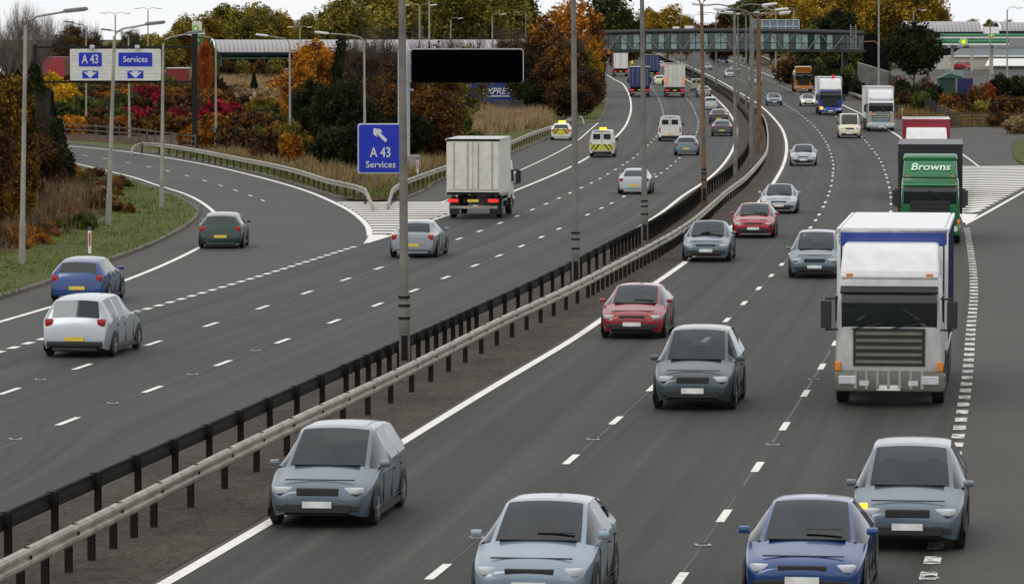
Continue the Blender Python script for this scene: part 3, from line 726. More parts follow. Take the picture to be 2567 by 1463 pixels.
# framed sign back beyond the footbridge
Yk = 660; root = Vector((A(1884, 100, Yk).x, Yk, zr(Yk)))
s = thing('message_sign', 'back of a grey framed message sign above the footbridge roof', 'message sign', root)
def kg(x, y, dy=0): a = A(x, y, Yk); return Vector((a.x-root.x, dy, a.z-root.z))
mb = MB(); a = kg(1886, 50); mb.box((a.x, .6, a.z/2), (.3,.3,a.z)); obj('mast', mb, M_polel, s)
panel('sign_back', 1886, 50, 2003, 78, Yk, 0, mat('sign_back_grey', (.16,.19,.22), .5), s, root, .05, .4, .2)
mb = MB()
for x in (1886, 1911, 1930, 1949, 1969, 1988, 2003): a = kg(x, 50); b = kg(x, 78); mb.box((a.x, -.05, (a.z+b.z)/2), (.14,.1,a.z-b.z))
for y in (50, 67, 78): a = kg(1886, y); b = kg(2003, y); mb.box(((a.x+b.x)/2, -.08, a.z), (b.x-a.x,.12,.12))
obj('frame', mb, mat('pale_frame', (.42,.5,.53), .5), s)
for x0, x1, y0, lab in ((1686,1703,67,'small white panel far beyond the footbridge, left one'), (1717,1741,65,'wider white panel far beyond the footbridge, right one')):
    Yq = 900; root = Vector((A((x0+x1)/2, 70, Yq).x, Yq, zr(Yq))); s = thing('distant_sign', lab, 'road sign', root)
    panel('sign_panel', x0, y0, x1, 74, Yq, 0, M_white, s, root, .05, .1); mb = MB(); mb.tube([(0,.1,0),(0,.1,A(x0,74,Yq).z-root.z+.2)], .1); obj('post', mb, M_pole, s)

# ------------------------------------------------------------------ footbridge
Yf = 585.0
def fb(x, y, dy=0): a = A(x, y, Yf+dy); return a
root = Vector((fb(1800,100).x, Yf, zr(Yf))); s = thing('footbridge', 'enclosed glazed footbridge with dark tubular roof crossing the motorway', 'footbridge', root)
M_fbd = mat('bridge_dark_steel', (.02,.021,.021), .5, .2, .2); M_fbr = mat('bridge_roof_grey', (.035,.036,.038), .5, .2, .15)
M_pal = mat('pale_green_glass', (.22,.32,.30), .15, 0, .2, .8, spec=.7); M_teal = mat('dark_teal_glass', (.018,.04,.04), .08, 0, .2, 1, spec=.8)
xs = np.linspace(1478, 2166, 45)
def camy(x): t = (x-1820)/340; return 1.0*t*t*6.0
def top(x): return 84+camy(x)-6.5
def bot(x): return 128.5+camy(x)*.35-1
def poly(f, dy=0): return [fb(x, f(x), 0)+Vector((0,dy,0))-root for x in xs]
mb = MB()
for dy in (0, 3.0): mb.tube(poly(lambda x: top(x), dy), .34, 10)
obj('roof_tube', mb, M_fbr, s, smooth=True)
P1 = poly(lambda x: top(x)-3.5, -.1); P2 = poly(lambda x: top(x)-3.5, 3.1); mb = MB(); n = len(P1)
mb.add(P1+P2+[p-Vector((0,0,.12)) for p in P1+P2], [(i, i+1, n+i+1, n+i) for i in range(n-1)]+[(2*n+i, 2*n+i+1, 3*n+i+1, 3*n+i) for i in range(n-1)]+[(i, i+1, 2*n+i+1, 2*n+i) for i in range(n-1)]); obj('roof', mb, M_fbd, s)
P1 = poly(lambda x: bot(x), -.15); mb = MB(); mb.sweep(P1, [(-.02,-.12),(3.3,-.12),(3.3,.25),(-.02,.25)]); obj('deck', mb, M_fbd, s)
for side, dy in (('near', .05), ('far', 2.95)):
    T = poly(lambda x: top(x)+5, dy); Bt = poly(lambda x: bot(x)-4, dy); mb = MB(); r2 = random.Random(3 if dy < 1 else 5)
    for i in range(n-1):
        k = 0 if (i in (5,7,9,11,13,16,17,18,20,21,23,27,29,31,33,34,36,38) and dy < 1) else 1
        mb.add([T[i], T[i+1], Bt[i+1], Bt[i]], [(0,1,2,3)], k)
    obj('glazing', mb, [M_pal, M_teal], s, norm=False)
T = poly(lambda x: top(x)+3, -.02); Bt = poly(lambda x: bot(x)-3, -.02); mb = MB()
for i in range(n): mb.tube([T[i], Bt[i]], .035, 4)
mb.tube([(T[i]*.4+Bt[i]*.6)-Vector((0,.02,0)) for i in range(n)], .035, 4)
obj('mullion', mb, M_fbd, s)
for i in range(1, n-3, 4):
    for a, b in ((T[i], Bt[i+2]), (Bt[i+2], T[i+4] if i+4 < n else T[-1])):
        mb = MB(); mb.tube([a-Vector((0,.1,0)), b-Vector((0,.1,0))], .07, 6); obj('brace', mb, mat('brace_grey', (.17,.19,.18), .5), s)
# stair tower at the right and support at the left
a = fb(2166, 86)-root; mb = MB(); pts = [(0,0),(1.2,.1),(2.0,-.4),(2.9,-1.4),(3.3,-2.6),(3.4,-5.2),(0,-5.2)]
mb.prism([(a.x+x_, a.z+z_) for x_, z_ in pts], 3.2, (0,1.5,0)); obj('stair_cover', mb, mat('stair_black', (.006,.006,.009), .95, 0, .1, spec=.05), s)
mb = MB(); mb.tube([(a.x,-.25,a.z-1),(a.x+1.4,-.25,a.z-.95),(a.x+1.9,-.25,a.z-1.4),(a.x+2.0,-.25,a.z-4.8)], .06, 6); obj('handrail', mb, mat('tan_pipe', (.35,.2,.13), .6), s)
mb = MB()
for x in (2132, 2145): p = fb(x, 66)-root; q = fb(x, 128)-root; mb.tube([p-Vector((0,.5,0)), q-Vector((0,.5,0))], .06, 6)
for k in range(12):
    p = fb(2132, 68+k*5)-root; q = fb(2145, 68+k*5)-root; mb.tube([p-Vector((0,.5,0)), q-Vector((0,.5,0))], .03, 5)
mb.tube([fb(2132,66)-root-Vector((0,.5,0)), fb(2132,66)-root+Vector((0,.2,.15))], .05); mb.tube([fb(2145,66)-root-Vector((0,.5,0)), fb(2145,66)-root+Vector((0,.2,.15))], .05)
obj('ladder', mb, M_polel, s)
for x in (1486, 2120):
    p = fb(x, 128)-root; mb = MB(); mb.box((p.x, 1.5, p.z/2), (.7,2.2,p.z-.1), 0, .05); obj('pier', mb, M_fbd, s)

# retaining wall
Yw = 560; root = A(2190, 232, Yw); root.z = zr(Yw)
s = thing('retaining_wall', 'tall grey concrete wall sloping down behind the oncoming lorries', 'wall', root)
def rg(x, y, dy=0): a = A(x, y, Yw+dy); return a-root
mb = MB(); mb.prism([(rg(2151,0).x,-.3),(rg(2228,0).x,-.3),(rg(2228,0).x,rg(0,182).z),(rg(2151,0).x,rg(0,159).z)], .5); obj('wall_face', mb, mat('grey_block_wall', (.12,.12,.12), .85, 0, .2, .8), s)
mb = MB(); mb.prism([(rg(2228,0).x,-.3),(rg(2252,0).x,-.3),(rg(2252,0).x,rg(0,196).z),(rg(2228,0).x,rg(0,184).z)], .4, (0,.3,0)); obj('wall_return', mb, mat('grey_block_wall2', (.07,.07,.065), .85, 0, .2, .8), s)
mb = MB(); mb.tube([(rg(2151,0).x,-.05,rg(0,157.5).z),(rg(2229,0).x,-.05,rg(0,181).z)], .12, 6); obj('coping', mb, M_conc, s)

# ------------------------------------------------------------------ fences
def fence(label, px, n_rails, h, m, dens=1, cat='fence', name='rail_fence', solid=False):
    pl = [G(x, y) for x, y in px]; root = pl[0]; t = thing(name, label, cat, root)
    pl2 = []
    for a, b in zip(pl[:-1], pl[1:]):
        k = max(1, int((b-a).length/dens)); pl2 += [a.lerp(b, i/k) for i in range(k)]
    pl2.append(pl[-1]); rel = [p-root for p in pl2]
    for p in rel:
        mb = MB(); mb.box((0,0,h/2+.05), (.12,.12,h+.15), 0, .01); o = obj('post', mb, m, t); o.location = p
    if solid:
        mb = MB()
        for a, b in zip(rel[:-1], rel[1:]):
            k = max(2, int((b-a).length/.16))
            for i in range(k): q = a.lerp(b, (i+.5)/k); mb.box((q.x, q.y, h/2), (.1,.03,h))
        obj('paling', mb, m, t)
    for r in range(n_rails):
        z = h*(r+1)/n_rails-.06; mb = MB(); mb.sweep([p+Vector((0,0,z)) for p in rel], [(-.03,-.05),(.03,-.05),(.03,.05),(-.03,.05)]); obj('rail', mb, m, t)
M_wood = mat('weathered_wood', (.06,.045,.035), .85, 0, .3, 2)
fence('weathered post and rail fence beside the right lay-by', [(2350,300),(2392,318),(2437,316),(2482,316),(2527,318),(2600,318)], 4, 1.25, M_wood, 2.2)
fence('dark close-boarded fence below the big dark tree on the right', [(2240,262),(2290,277),(2345,300)], 2, 1.5, mat('dark_fence', (.018,.016,.014), .8), 2.5, solid=True)
fence('low wooden fence along the scrub beyond the slip road', [(160,345),(240,350),(330,357),(410,368),(490,379)], 3, 1.2, mat('grey_fence', (.085,.075,.065), .85), 3.0)
fence('steel palisade fence under the blue trailer', [(1240,293),(1275,296),(1340,290)], 2, 1.7, mat('palisade_grey', (.06,.065,.065), .6), 2.5, solid=True, name='palisade_fence')

# ------------------------------------------------------------------ buildings
M_roofg = mat('ribbed_grey_roof', (.40,.37,.38), .5, .1, .05, 1)
def ribroof():
    m = M_roofg; nt = m.node_tree; N = nt.nodes; L = nt.links; w = N.new('ShaderNodeTexWave'); w.inputs['Scale'].default_value = .4; w.inputs['Distortion'].default_value = 0
    tc = N.new('ShaderNodeTexCoord'); L.new(tc.outputs['Object'], w.inputs['Vector']); r = N.new('ShaderNodeValToRGB'); r.color_ramp.elements[0].position = .02; r.color_ramp.elements[1].position = .12
    r.color_ramp.elements[0].color = (.17,.16,.18,1); r.color_ramp.elements[1].color = (.38,.36,.37,1); L.new(w.outputs['Fac'], r.inputs['Fac']); L.new(r.outputs[0], N['Principled BSDF'].inputs['Base Color'])
ribroof()
def vault(label, x0, x1, ytop, yeave, Y, depth, cols=True, name='canopy_building', wall=None, yaw=0):
    root = Vector((A((x0+x1)/2, 0, Y).x, Y, zr(Y))); t = thing(name, label, 'building', root)
    a = A(x0, ytop, Y); b = A(x1, yeave, Y); X0 = a.x-root.x; X1 = b.x-root.x; zt = a.z-root.z; ze = b.z-root.z
    mb = MB(); n = 14; vs = []
    for k in range(n+1):
        th = math.pi*k/n; y = depth/2-depth/2*math.cos(th); z = ze+(zt-ze)*math.sin(th)
        vs += [(X0,y,z),(X1,y,z)]
    mb.add(vs, [(2*k,2*k+1,2*k+3,2*k+2) for k in range(n)]); mb.add([(x,y,z-.15) for x,y,z in vs], [(2*k,2*k+1,2*k+3,2*k+2) for k in range(n)])
    obj('roof', mb, M_roofg, t, smooth=True)
    for X in (X0, X1): mb = MB(); mb.tube([(X,v[1],v[2]) for v in vs[::2]], .22, 8); obj('roof_edge', mb, M_white, t, smooth=True)
    t.rotation_euler.z = yaw
    mb = MB(); mb.box(((X0+X1)/2,0,ze-.3), (X1-X0,.2,.55)); mb.box(((X0+X1)/2,depth,ze-.3), (X1-X0,.2,.55)); obj('gutter', mb, mat('dark_fascia', (.015,.02,.03), .8, spec=.1), t)
    k = int((X1-X0)/8)
    for i in range(k+1):
        mb = MB(); mb.box((X0+1+(X1-X0-2)*i/k, .5, (ze-.5)/2), (.3,.3,ze-.5)); obj('column', mb, mat('canopy_column', (.03,.06,.05), .5), t)
    mb = MB(); mb.box(((X0+X1)/2, depth*.75, (ze-.6)/2), (X1-X0-1,.3,ze-.6)); obj('back_wall', mb, wall or mat('canopy_interior', (.012,.018,.018), .7), t)
    mb = MB(); mb.box(((X0+X1)/2, .3, ze-1.1), (X1-X0-2,.1,.25)); obj('fascia_stripe', mb, mat('dim_green', (.02,.10,.04), .5), t)
    return t
vault('long canopy with ribbed grey barrel roof behind the orange scrub', 540, 1325, 100, 131, 800, 14, yaw=R(8))
vault('grey barrel-roofed services building at the right', 2276, 2462, 54, 80, 880, 14)
vault('second grey barrel roof at the right edge, beyond a white duct', 2508, 2760, 56, 78, 880, 14)
root = Vector((A(2480, 100, 870).x, 870, zr(870))); s = thing('plant_housing', 'white plant box between the two grey barrel roofs', 'building', root)
mb = MB(); a = A(2466,68,870)-root; b = A(2503,84,870)-root; mb.box(((a.x+b.x)/2,0,a.z/2), (b.x-a.x,3,a.z), 0, .1); obj('housing', mb, M_white, s)
# pale shop building
Y = 860; root = Vector((A(2470, 100, Y).x, Y, zr(Y))); s = thing('shop_building', 'cream filling station shop with a slate roof and white awning', 'building', root)
def q(x, y, YY=None): return A(x, y, YY or Y)-root
mb = MB(); a = q(2350,140); b = q(2640,176); mb.box(((a.x+b.x)/2, 3, a.z/2), (b.x-a.x, 6, a.z)); obj('wall', mb, mat('cream_wall', (.48,.45,.38), .7), s)
mb = MB(); a = q(2380,140); b = q(2640,122); mb.add([(a.x,-.4,a.z),(b.x,-.4,a.z),(b.x,5,b.z),(a.x+2.5,5,b.z),(a.x,-.4,a.z-.2),(b.x,-.4,a.z-.2),(b.x,5,b.z-.2),(a.x+2.5,5,b.z-.2)], [(0,1,2,3),(4,5,6,7),(0,1,5,4),(1,2,6,5),(2,3,7,6),(3,0,4,7)]); obj('roof', mb, mat('slate_roof', (.14,.17,.18), .6), s)
mb = MB(); a = q(2378,141); b = q(2640,141); mb.box(((a.x+b.x)/2,-.5,a.z), (b.x-a.x,.15,.3)); obj('fascia', mb, M_white, s)
mb = MB(); a = q(2350,96); b = q(2640,121); mb.box(((a.x+b.x)/2, 8, (a.z+b.z)/2), (b.x-a.x,2,a.z-b.z)); obj('upper_wall', mb, mat('grey_cladding', (.26,.25,.27), .6), s)
mb = MB(); a = q(2478,147); b = q(2640,164); mb.add([(a.x,-1,a.z),(b.x,-1,a.z),(b.x,-3,b.z),(a.x-1,-3,b.z),(a.x,-1,a.z-.1),(b.x,-1,a.z-.1),(b.x,-3,b.z-.15),(a.x-1,-3,b.z-.15)], [(0,1,2,3),(4,5,6,7),(0,3,7,4),(1,2,6,5),(2,3,7,6)]); obj('awning', mb, M_white, s)
for k in range(7): mb = MB(); a = q(2486+k*16,166); mb.box((a.x,-.06,1.2), (.9,.1,1.6)); obj('window', mb, mat('shop_window', (.10,.14,.10), .2), s)
for x in (2375, 2400, 2430): mb = MB(); a = q(x,118); mb.box((a.x,6.9,a.z), (1.2,.1,.7)); obj('window', mb, M_glassm, s)
# canopies
def canopy(label, x0, x1, y0, y1, Y, logo_x, posts, lit):
    root = Vector((A((x0+x1)/2, 0, Y).x, Y, zr(Y))); t = thing('filling_station_canopy', label, 'canopy', root)
    a = A(x0,y0,Y)-root; b = A(x1,y1,Y)-root; w = b.x-a.x; h = a.z-b.z; cx = (a.x+b.x)/2
    mb = MB(); mb.box((cx,3.5,(a.z+b.z)/2+.1), (w,7,h*.72), 0, .12); obj('fascia', mb, mat('fascia_green', (.008,.15,.06), .4), t)
    mb = MB(); mb.box((cx,3.5,b.z+h*.14), (w+.1,7.1,h*.26), 0, .04); obj('lower_band', mb, M_white, t)
    mb = MB(); mb.box((cx,-.03,a.z-h*.35), (w-.4,.08,.1)); obj('pale_stripe', mb, mat('pale_green', (.25,.55,.35), .4), t)
    for x in posts:
        p = A(x,y1,Y)-root; mb = MB(); mb.box((p.x,2.5,p.z/2), (.55,.4,p.z), 0, .04); obj('post', mb, mat('canopy_post', (.42,.40,.36), .5), t)
    c = A(logo_x,(y0+y1)/2,Y)-root; rad = h*.62
    mb = MB(); mb.prism([(rad*math.cos(k*math.pi/10), rad*math.sin(k*math.pi/10)) for k in range(20)], .1, (c.x,-.15,c.z)); obj('roundel', mb, M_white, t)
    mb = MB(); pts = [((rad*.86 if k % 2 else rad*.68)*math.cos(k*math.pi/18), (rad*.86 if k % 2 else rad*.68)*math.sin(k*math.pi/18)) for k in range(36)]
    mb.prism(pts, .06, (c.x,-.22,c.z)); obj('emblem', mb, mat('emblem_green', (.08,.38,.02), .4), t)
    pts = [((.6 if k % 2 else .42)*rad*math.cos(k*math.pi/18), (.6 if k % 2 else .42)*rad*math.sin(k*math.pi/18)) for k in range(36)]
    mb = MB(); mb.prism(pts, .06, (c.x,-.26,c.z)); obj('emblem_centre', mb, mat('emblem_yellow'+str(lit), (.8,.85,.05), .4, emit=(.9,1,.05) if lit else None, es=.6 if lit else 0), t)
canopy('nearer green filling station canopy with a bright yellow-green flower roundel', 2350, 2529, 97, 114, 770, 2415, (2391,2490), 1)
canopy('farther green filling station canopy with a duller roundel, behind the lamp column', 2366, 2700, 84, 96, 830, 2484, (2440,2590), 0)

# price pole sign
Y = 600; root = Vector((A(495, 0, Y).x, Y, zr(Y))); s = thing('pole_sign', 'tall white and green filling station sign with flower emblem above the gantry leg', 'sign', root)
def q(x, y): return A(x, y, Y)-root
def bx(name, x0, y0, x1, y1, m, dy=0, th=.3, bev=.06):
    a = q(x0,y0); b = q(x1,y1); mb = MB(); mb.box(((a.x+b.x)/2, dy, (a.z+b.z)/2), (b.x-a.x, th, a.z-b.z), 0, bev); return obj(name, mb, m, s)
bx('emblem_panel', 482, 55, 506, 84, M_signbg); bx('lower_panel', 482, 86, 509, 112, mat('sign_green', (.01,.12,.04), .4)); bx('cap', 480, 83, 514, 86.5, M_white, -.05, .5, .03)
a = q(495,112); mb = MB(); mb.box((a.x,.1,a.z/2), (.5,.25,a.z)); obj('pole', mb, M_pole, s)
c = q(490.5,72); 
for rr, m, dy in ((.52,mat('emblem_green', (.08,.38,.02), .4),-.2),(.28,mat('emblem_pale', (.75,.85,.25), .4),-.24)):
    mb = MB(); mb.prism([((rr if k % 2 else rr*.84)*.8*math.cos(k*math.pi/18), (rr if k % 2 else rr*.84)*math.sin(k*math.pi/18)) for k in range(36)], .06, (c.x,dy,c.z)); obj('emblem', mb, m, s)
c = q(493,102); mb = MB(); mb.prism([(.42*math.cos(k*math.pi/10), .26*math.sin(k*math.pi/10)) for k in range(20)], .05, (c.x,-.2,c.z)); obj('oval_badge', mb, mat('oval_tan', (.55,.35,.22), .5), s)
mb = MB(); mb.prism([(.3*math.cos(k*math.pi/10), .13*math.sin(k*math.pi/10)) for k in range(20)], .05, (c.x,-.24,c.z)); obj('oval_badge', mb, mat('oval_red', (.45,.12,.06), .5), s)

# marker posts
def marker(x, y, lab):
    p = G(x, y)+Vector((0,0,.1)); t = thing('marker_post', lab, 'marker post', p)
    mb = MB(); mb.box((0,0,.45), (.12,.06,1.0), 0, .01); obj('post', mb, M_white, t); mb = MB(); mb.box((0,-.036,.6), (.06,.015,.5)); obj('reflector', mb, mat('reflector_red', (.45,.03,.02), .4), t)
    mb = MB(); mb.box((0,0,1.0), (.13,.07,.14), 0, .01); obj('cap', mb, mat('marker_cap', (.05,.07,.14), .5), t)
marker(225, 645, 'white marker post with red reflector on the left grass'); marker(1047, 442, 'small marker post beside the concrete plinth'); marker(2262, 297, 'small white marker post on the grass behind the silver lorry')
# ------------------------------------------------------------------ cars
KINDS = {
 'hatch': dict(L=4.1, st=[(2.05,.56,.40,.50,.52,.30),(2.03,.64,.52,.54,.66,.24),(1.93,.72,.60,.62,.78,.20),(1.7,.80,.64,.70,.84,.18),(1.35,.87,.66,.78,.87,.18),(1.0,.95,.67,.87,.88,.18),(.62,1.14,.64,.90,.885,.18),(.2,1.33,.60,.92,.89,.18),(.0,1.40,.58,.93,.89,.18),(-.12,1.42,.575,.935,.89,.18),(-.2,1.425,.575,.94,.89,.18),(-.85,1.42,.57,.95,.89,.18),(-.95,1.415,.57,.955,.885,.18),(-1.5,1.36,.56,.97,.875,.18),(-1.68,1.30,.56,.98,.86,.2),(-1.95,.99,.64,.93,.83,.22),(-2.02,.86,.66,.80,.81,.24),(-2.07,.62,.66,.58,.78,.26),(-2.08,.42,.60,.38,.72,.30)], cowl=1.0, rs=.0, bp=(-.12,-.2), cp=(-.85,-.95), side_end=-1.5, rg=(-1.68,-1.95)),
 'saloon': dict(L=4.5, st=[(2.25,.54,.40,.48,.52,.30),(2.23,.62,.52,.52,.68,.24),(2.12,.70,.62,.60,.80,.20),(1.85,.77,.66,.68,.85,.18),(1.5,.83,.67,.75,.88,.18),(1.1,.90,.68,.84,.89,.18),(.7,1.10,.64,.88,.895,.18),(.25,1.31,.59,.90,.90,.18),(.05,1.38,.57,.91,.90,.18),(-.1,1.40,.565,.915,.90,.18),(-.18,1.40,.565,.92,.90,.18),(-.8,1.38,.56,.93,.90,.18),(-.9,1.37,.56,.93,.90,.18),(-1.1,1.31,.56,.94,.89,.18),(-1.3,1.23,.57,.94,.885,.18),(-1.65,1.0,.64,.93,.875,.18),(-2.05,.97,.66,.90,.85,.2),(-2.2,.92,.64,.86,.82,.22),(-2.26,.64,.62,.58,.78,.26),(-2.27,.42,.58,.38,.70,.3)], cowl=1.1, rs=.05, bp=(-.1,-.18), cp=(-.8,-.9), side_end=-1.1, rg=(-1.1,-1.65)),
 'estate': dict(L=4.55, st=[(2.25,.56,.40,.48,.52,.30),(2.23,.66,.52,.54,.68,.24),(2.10,.76,.62,.64,.80,.20),(1.85,.84,.66,.72,.86,.18),(1.5,.92,.68,.82,.89,.18),(1.2,1.0,.69,.92,.90,.18),(.8,1.24,.66,.95,.905,.18),(.4,1.46,.62,.97,.91,.18),(.2,1.55,.61,.98,.91,.18),(.0,1.58,.61,.985,.91,.18),(-.1,1.585,.61,.99,.91,.18),(-.9,1.59,.60,1.0,.91,.18),(-1.0,1.59,.60,1.0,.91,.18),(-1.75,1.54,.60,1.02,.90,.18),(-1.95,1.50,.60,1.02,.885,.2),(-2.12,1.06,.68,1.0,.86,.22),(-2.2,.9,.68,.84,.83,.24),(-2.27,.62,.66,.58,.80,.26),(-2.28,.42,.62,.38,.72,.30)], cowl=1.2, rs=.2, bp=(.0,-.1), cp=(-.9,-1.0), side_end=-1.75, rg=(-1.95,-2.12)),
 'van': dict(L=5.0, st=[(2.5,.60,.50,.54,.62,.34),(2.48,.80,.62,.70,.78,.28),(2.38,.98,.68,.86,.86,.22),(2.15,1.10,.72,.98,.92,.2),(1.9,1.20,.74,1.08,.94,.2),(1.6,1.55,.74,1.14,.95,.2),(1.3,1.88,.74,1.16,.96,.2),(1.1,2.02,.75,1.18,.96,.2),(.9,2.06,.76,1.2,.96,.2),(.7,2.07,.77,1.2,.96,.2),(.6,2.07,.77,1.2,.96,.2),(-2.3,2.07,.78,1.2,.96,.2),(-2.44,2.04,.77,1.2,.955,.24),(-2.48,1.2,.80,1.1,.95,.28),(-2.5,.5,.80,.45,.94,.32)], cowl=1.9, rs=1.1, bp=(.7,.6), cp=(0,0), side_end=.7, rg=(-2.44,-2.48)),
}
def ring(s):
    x, zt, wr, zb, wb, zs = s
    if zb < .99 or zt < 1.7: wr = wr+.035
    half = [(0,zt),(wr*.55,zt-.012),(wr*.9,zt-.035),(wr,zt-.07*min(1,(zt-zb)/.15+.3)),(wb,zb),(wb+.015,zb-.14*(zb-zs)/.7),(wb+.01,zs+.18*(zb-zs)/.7+.06),(wb-.05,zs)]
    if half[3][1] < zb+.01: half[3] = (wr+(wb-wr)*.5, (zt+zb)/2)
    return [Vector((x, y, z)) for y, z in half], [Vector((x, -y, z)) for y, z in half[1:]]
WH = {}
def wheel_mesh(r, w, rimm):
    k = (r, w, rimm)
    if k in WH: return WH[k]
    a = MB(); n = 20; prof = [(r-.06,-w/2),(r,-w/2+.03),(r,w/2-.03),(r-.06,w/2),(r*.66,w/2-.01)]
    a.v = [(p*math.cos(2*math.pi*i/n), y, p*math.sin(2*math.pi*i/n)) for i in range(n) for p, y in prof]; m = len(prof)
    a.f = [(i*m+j, i*m+j+1, ((i+1) % n)*m+j+1, ((i+1) % n)*m+j) for i in range(n) for j in range(m-1)]+[tuple(i*m for i in range(n))]; a.m = [0]*len(a.f)
    b = MB(); rr = r*.66; 
    for i in range(6):
        t = 2*math.pi*i/6; b.box((math.cos(t)*rr*.5, w/2-.02, math.sin(t)*rr*.5), (rr, .03, rr*.26), 0, rot=Matrix.Rotation(-t, 3, 'Y'))
    n0 = 20
    b.add([(rr*math.cos(2*math.pi*i/n0), w/2-.045, rr*math.sin(2*math.pi*i/n0)) for i in range(n0)], [tuple(range(n0))], 1)
    b.tube([(0,w/2-.05,0),(0,w/2-.0,0)], rr*.25, 10)
    o1 = obj('tyre', a, M_tyre, smooth=True); o2 = obj('rim', b, [rimm, M_black]); WH[k] = (o1.data, o2.data)
    bpy.data.objects.remove(o1); bpy.data.objects.remove(o2); return WH[k]
def wheel(parent, x, y, r, w, rimm=None):
    t, q = wheel_mesh(r, w, rimm or M_rim); o = bpy.data.objects.new('wheel', t); COL.objects.link(o); o.parent = parent; o.location = (x, y, r)
    if y < 0: o.rotation_euler.z = math.pi
    k = bpy.data.objects.new('rim', q); COL.objects.link(k); k.parent = o
    return o
BODY = {}
def car_meshes(kind):
    if kind in BODY: return BODY[kind]
    K_ = KINDS[kind]; st = K_['st']; rg = [ring(s) for s in st]; n = len(st)
    parts = {'body': MB(), 'windscreen': MB(), 'rear_window': MB(), 'side_window': MB(), 'side_window2': MB()}
    def quad(nm, i, a, b, c, d): parts[nm].add([a, b, c, d], [(0,1,2,3)])
    for i in range(n-1):
        x0, x1 = st[i][0], st[i+1][0]
        for s in (0, 1):
            A0 = rg[i][0] if s == 0 else [rg[i][0][0]]+rg[i][1]; A1 = rg[i+1][0] if s == 0 else [rg[i+1][0][0]]+rg[i+1][1]
            for j in range(7):
                nm = 'body'
                if j < 2 and x0 <= K_['cowl']+1e-6 and x1 >= K_['rs']-1e-6: nm = 'windscreen'
                if j < 2 and x0 <= K_['rg'][0]+1e-6 and x1 >= K_['rg'][1]-1e-6: nm = 'rear_window'
                if j == 3 and x0 <= K_['cowl']+1e-6 and x1 >= K_['side_end']-1e-6:
                    if not (abs(x0-K_['bp'][0]) < 1e-6 or abs(x0-K_['cp'][0]) < 1e-6): nm = 'side_window' if s == 0 else 'side_window2'
                quad(nm, i, A0[j], A0[j+1], A1[j+1], A1[j])
    for e in (0, n-1):
        L_ = rg[e][0]+rg[e][1][::-1]; parts['body'].add(L_, [tuple(range(len(L_)))])
    out = {}; CORN = set()
    for nm, mb in sorted(parts.items(), key=lambda q_: q_[0] == 'body'):
        me = bpy.data.meshes.new(nm); me.from_pydata(mb.v, [], mb.f)
        bm = bmesh.new(); bm.from_mesh(me); bmesh.ops.remove_doubles(bm, verts=bm.verts, dist=1e-4); bmesh.ops.recalc_face_normals(bm, faces=bm.faces)
        if nm != 'body':
            # make sure glass faces outward
            for f in bm.faces:
                c = f.calc_center_median()
                if f.normal.dot(Vector((c.x*.3, c.y, c.z-.7))) < 0: f.normal_flip()
        for f in bm.faces: f.smooth = True
        cv = bm.verts.layers.float.new('crease_vert')
        key = lambda v: (round(v.co.x,3), round(v.co.y,3), round(v.co.z,3))
        if nm != 'body':
            for v in bm.verts:
                if len(v.link_faces) == 1: v[cv] = .75; CORN.add(key(v))
        else:
            for v in bm.verts:
                if key(v) in CORN: v[cv] = .75
        if nm == 'body':
            cl_ = bm.edges.layers.float.new('crease_edge')
            for e in bm.edges:
                a_, b_ = e.verts[0].co, e.verts[1].co
                if len(e.link_faces) == 2 and e.calc_face_angle(0) > R(32): e[cl_] = .35
        bm.to_mesh(me); bm.free()
        if nm in ('body','windscreen','rear_window','side_window','side_window2') and len(me.polygons):
            cl = bpy.data.objects.new('tmp', me); COL.objects.link(cl); sb = cl.modifiers.new('s', 'SUBSURF'); sb.levels = 2; sb.render_levels = 2; sb.boundary_smooth = 'ALL'
            bpy.context.view_layer.update(); m2 = bpy.data.meshes.new_from_object(cl.evaluated_get(bpy.context.evaluated_depsgraph_get())); bpy.data.objects.remove(cl); me = m2; me.name = nm
            me.polygons.foreach_set('use_smooth', [True]*len(me.polygons))
        out[nm] = me
    BODY[kind] = out; return out
def addm(name, mesh, m, parent, **k):
    me = mesh.copy() if len(mesh.materials) and mesh.materials[0] != m else mesh
    if not len(me.materials): me.materials.append(m)
    else: me.materials[0] = m
    o = bpy.data.objects.new(name, me); COL.objects.link(o); o.parent = parent; return o
def bp(name, parent, items, m, bev=0, **k):
    mb = MB()
    for it in items: mb.box(it[0], it[1], it[2] if len(it) > 2 else 0, bev, rot=it[3] if len(it) > 3 else None)
    return obj(name, mb, m, parent, **k)
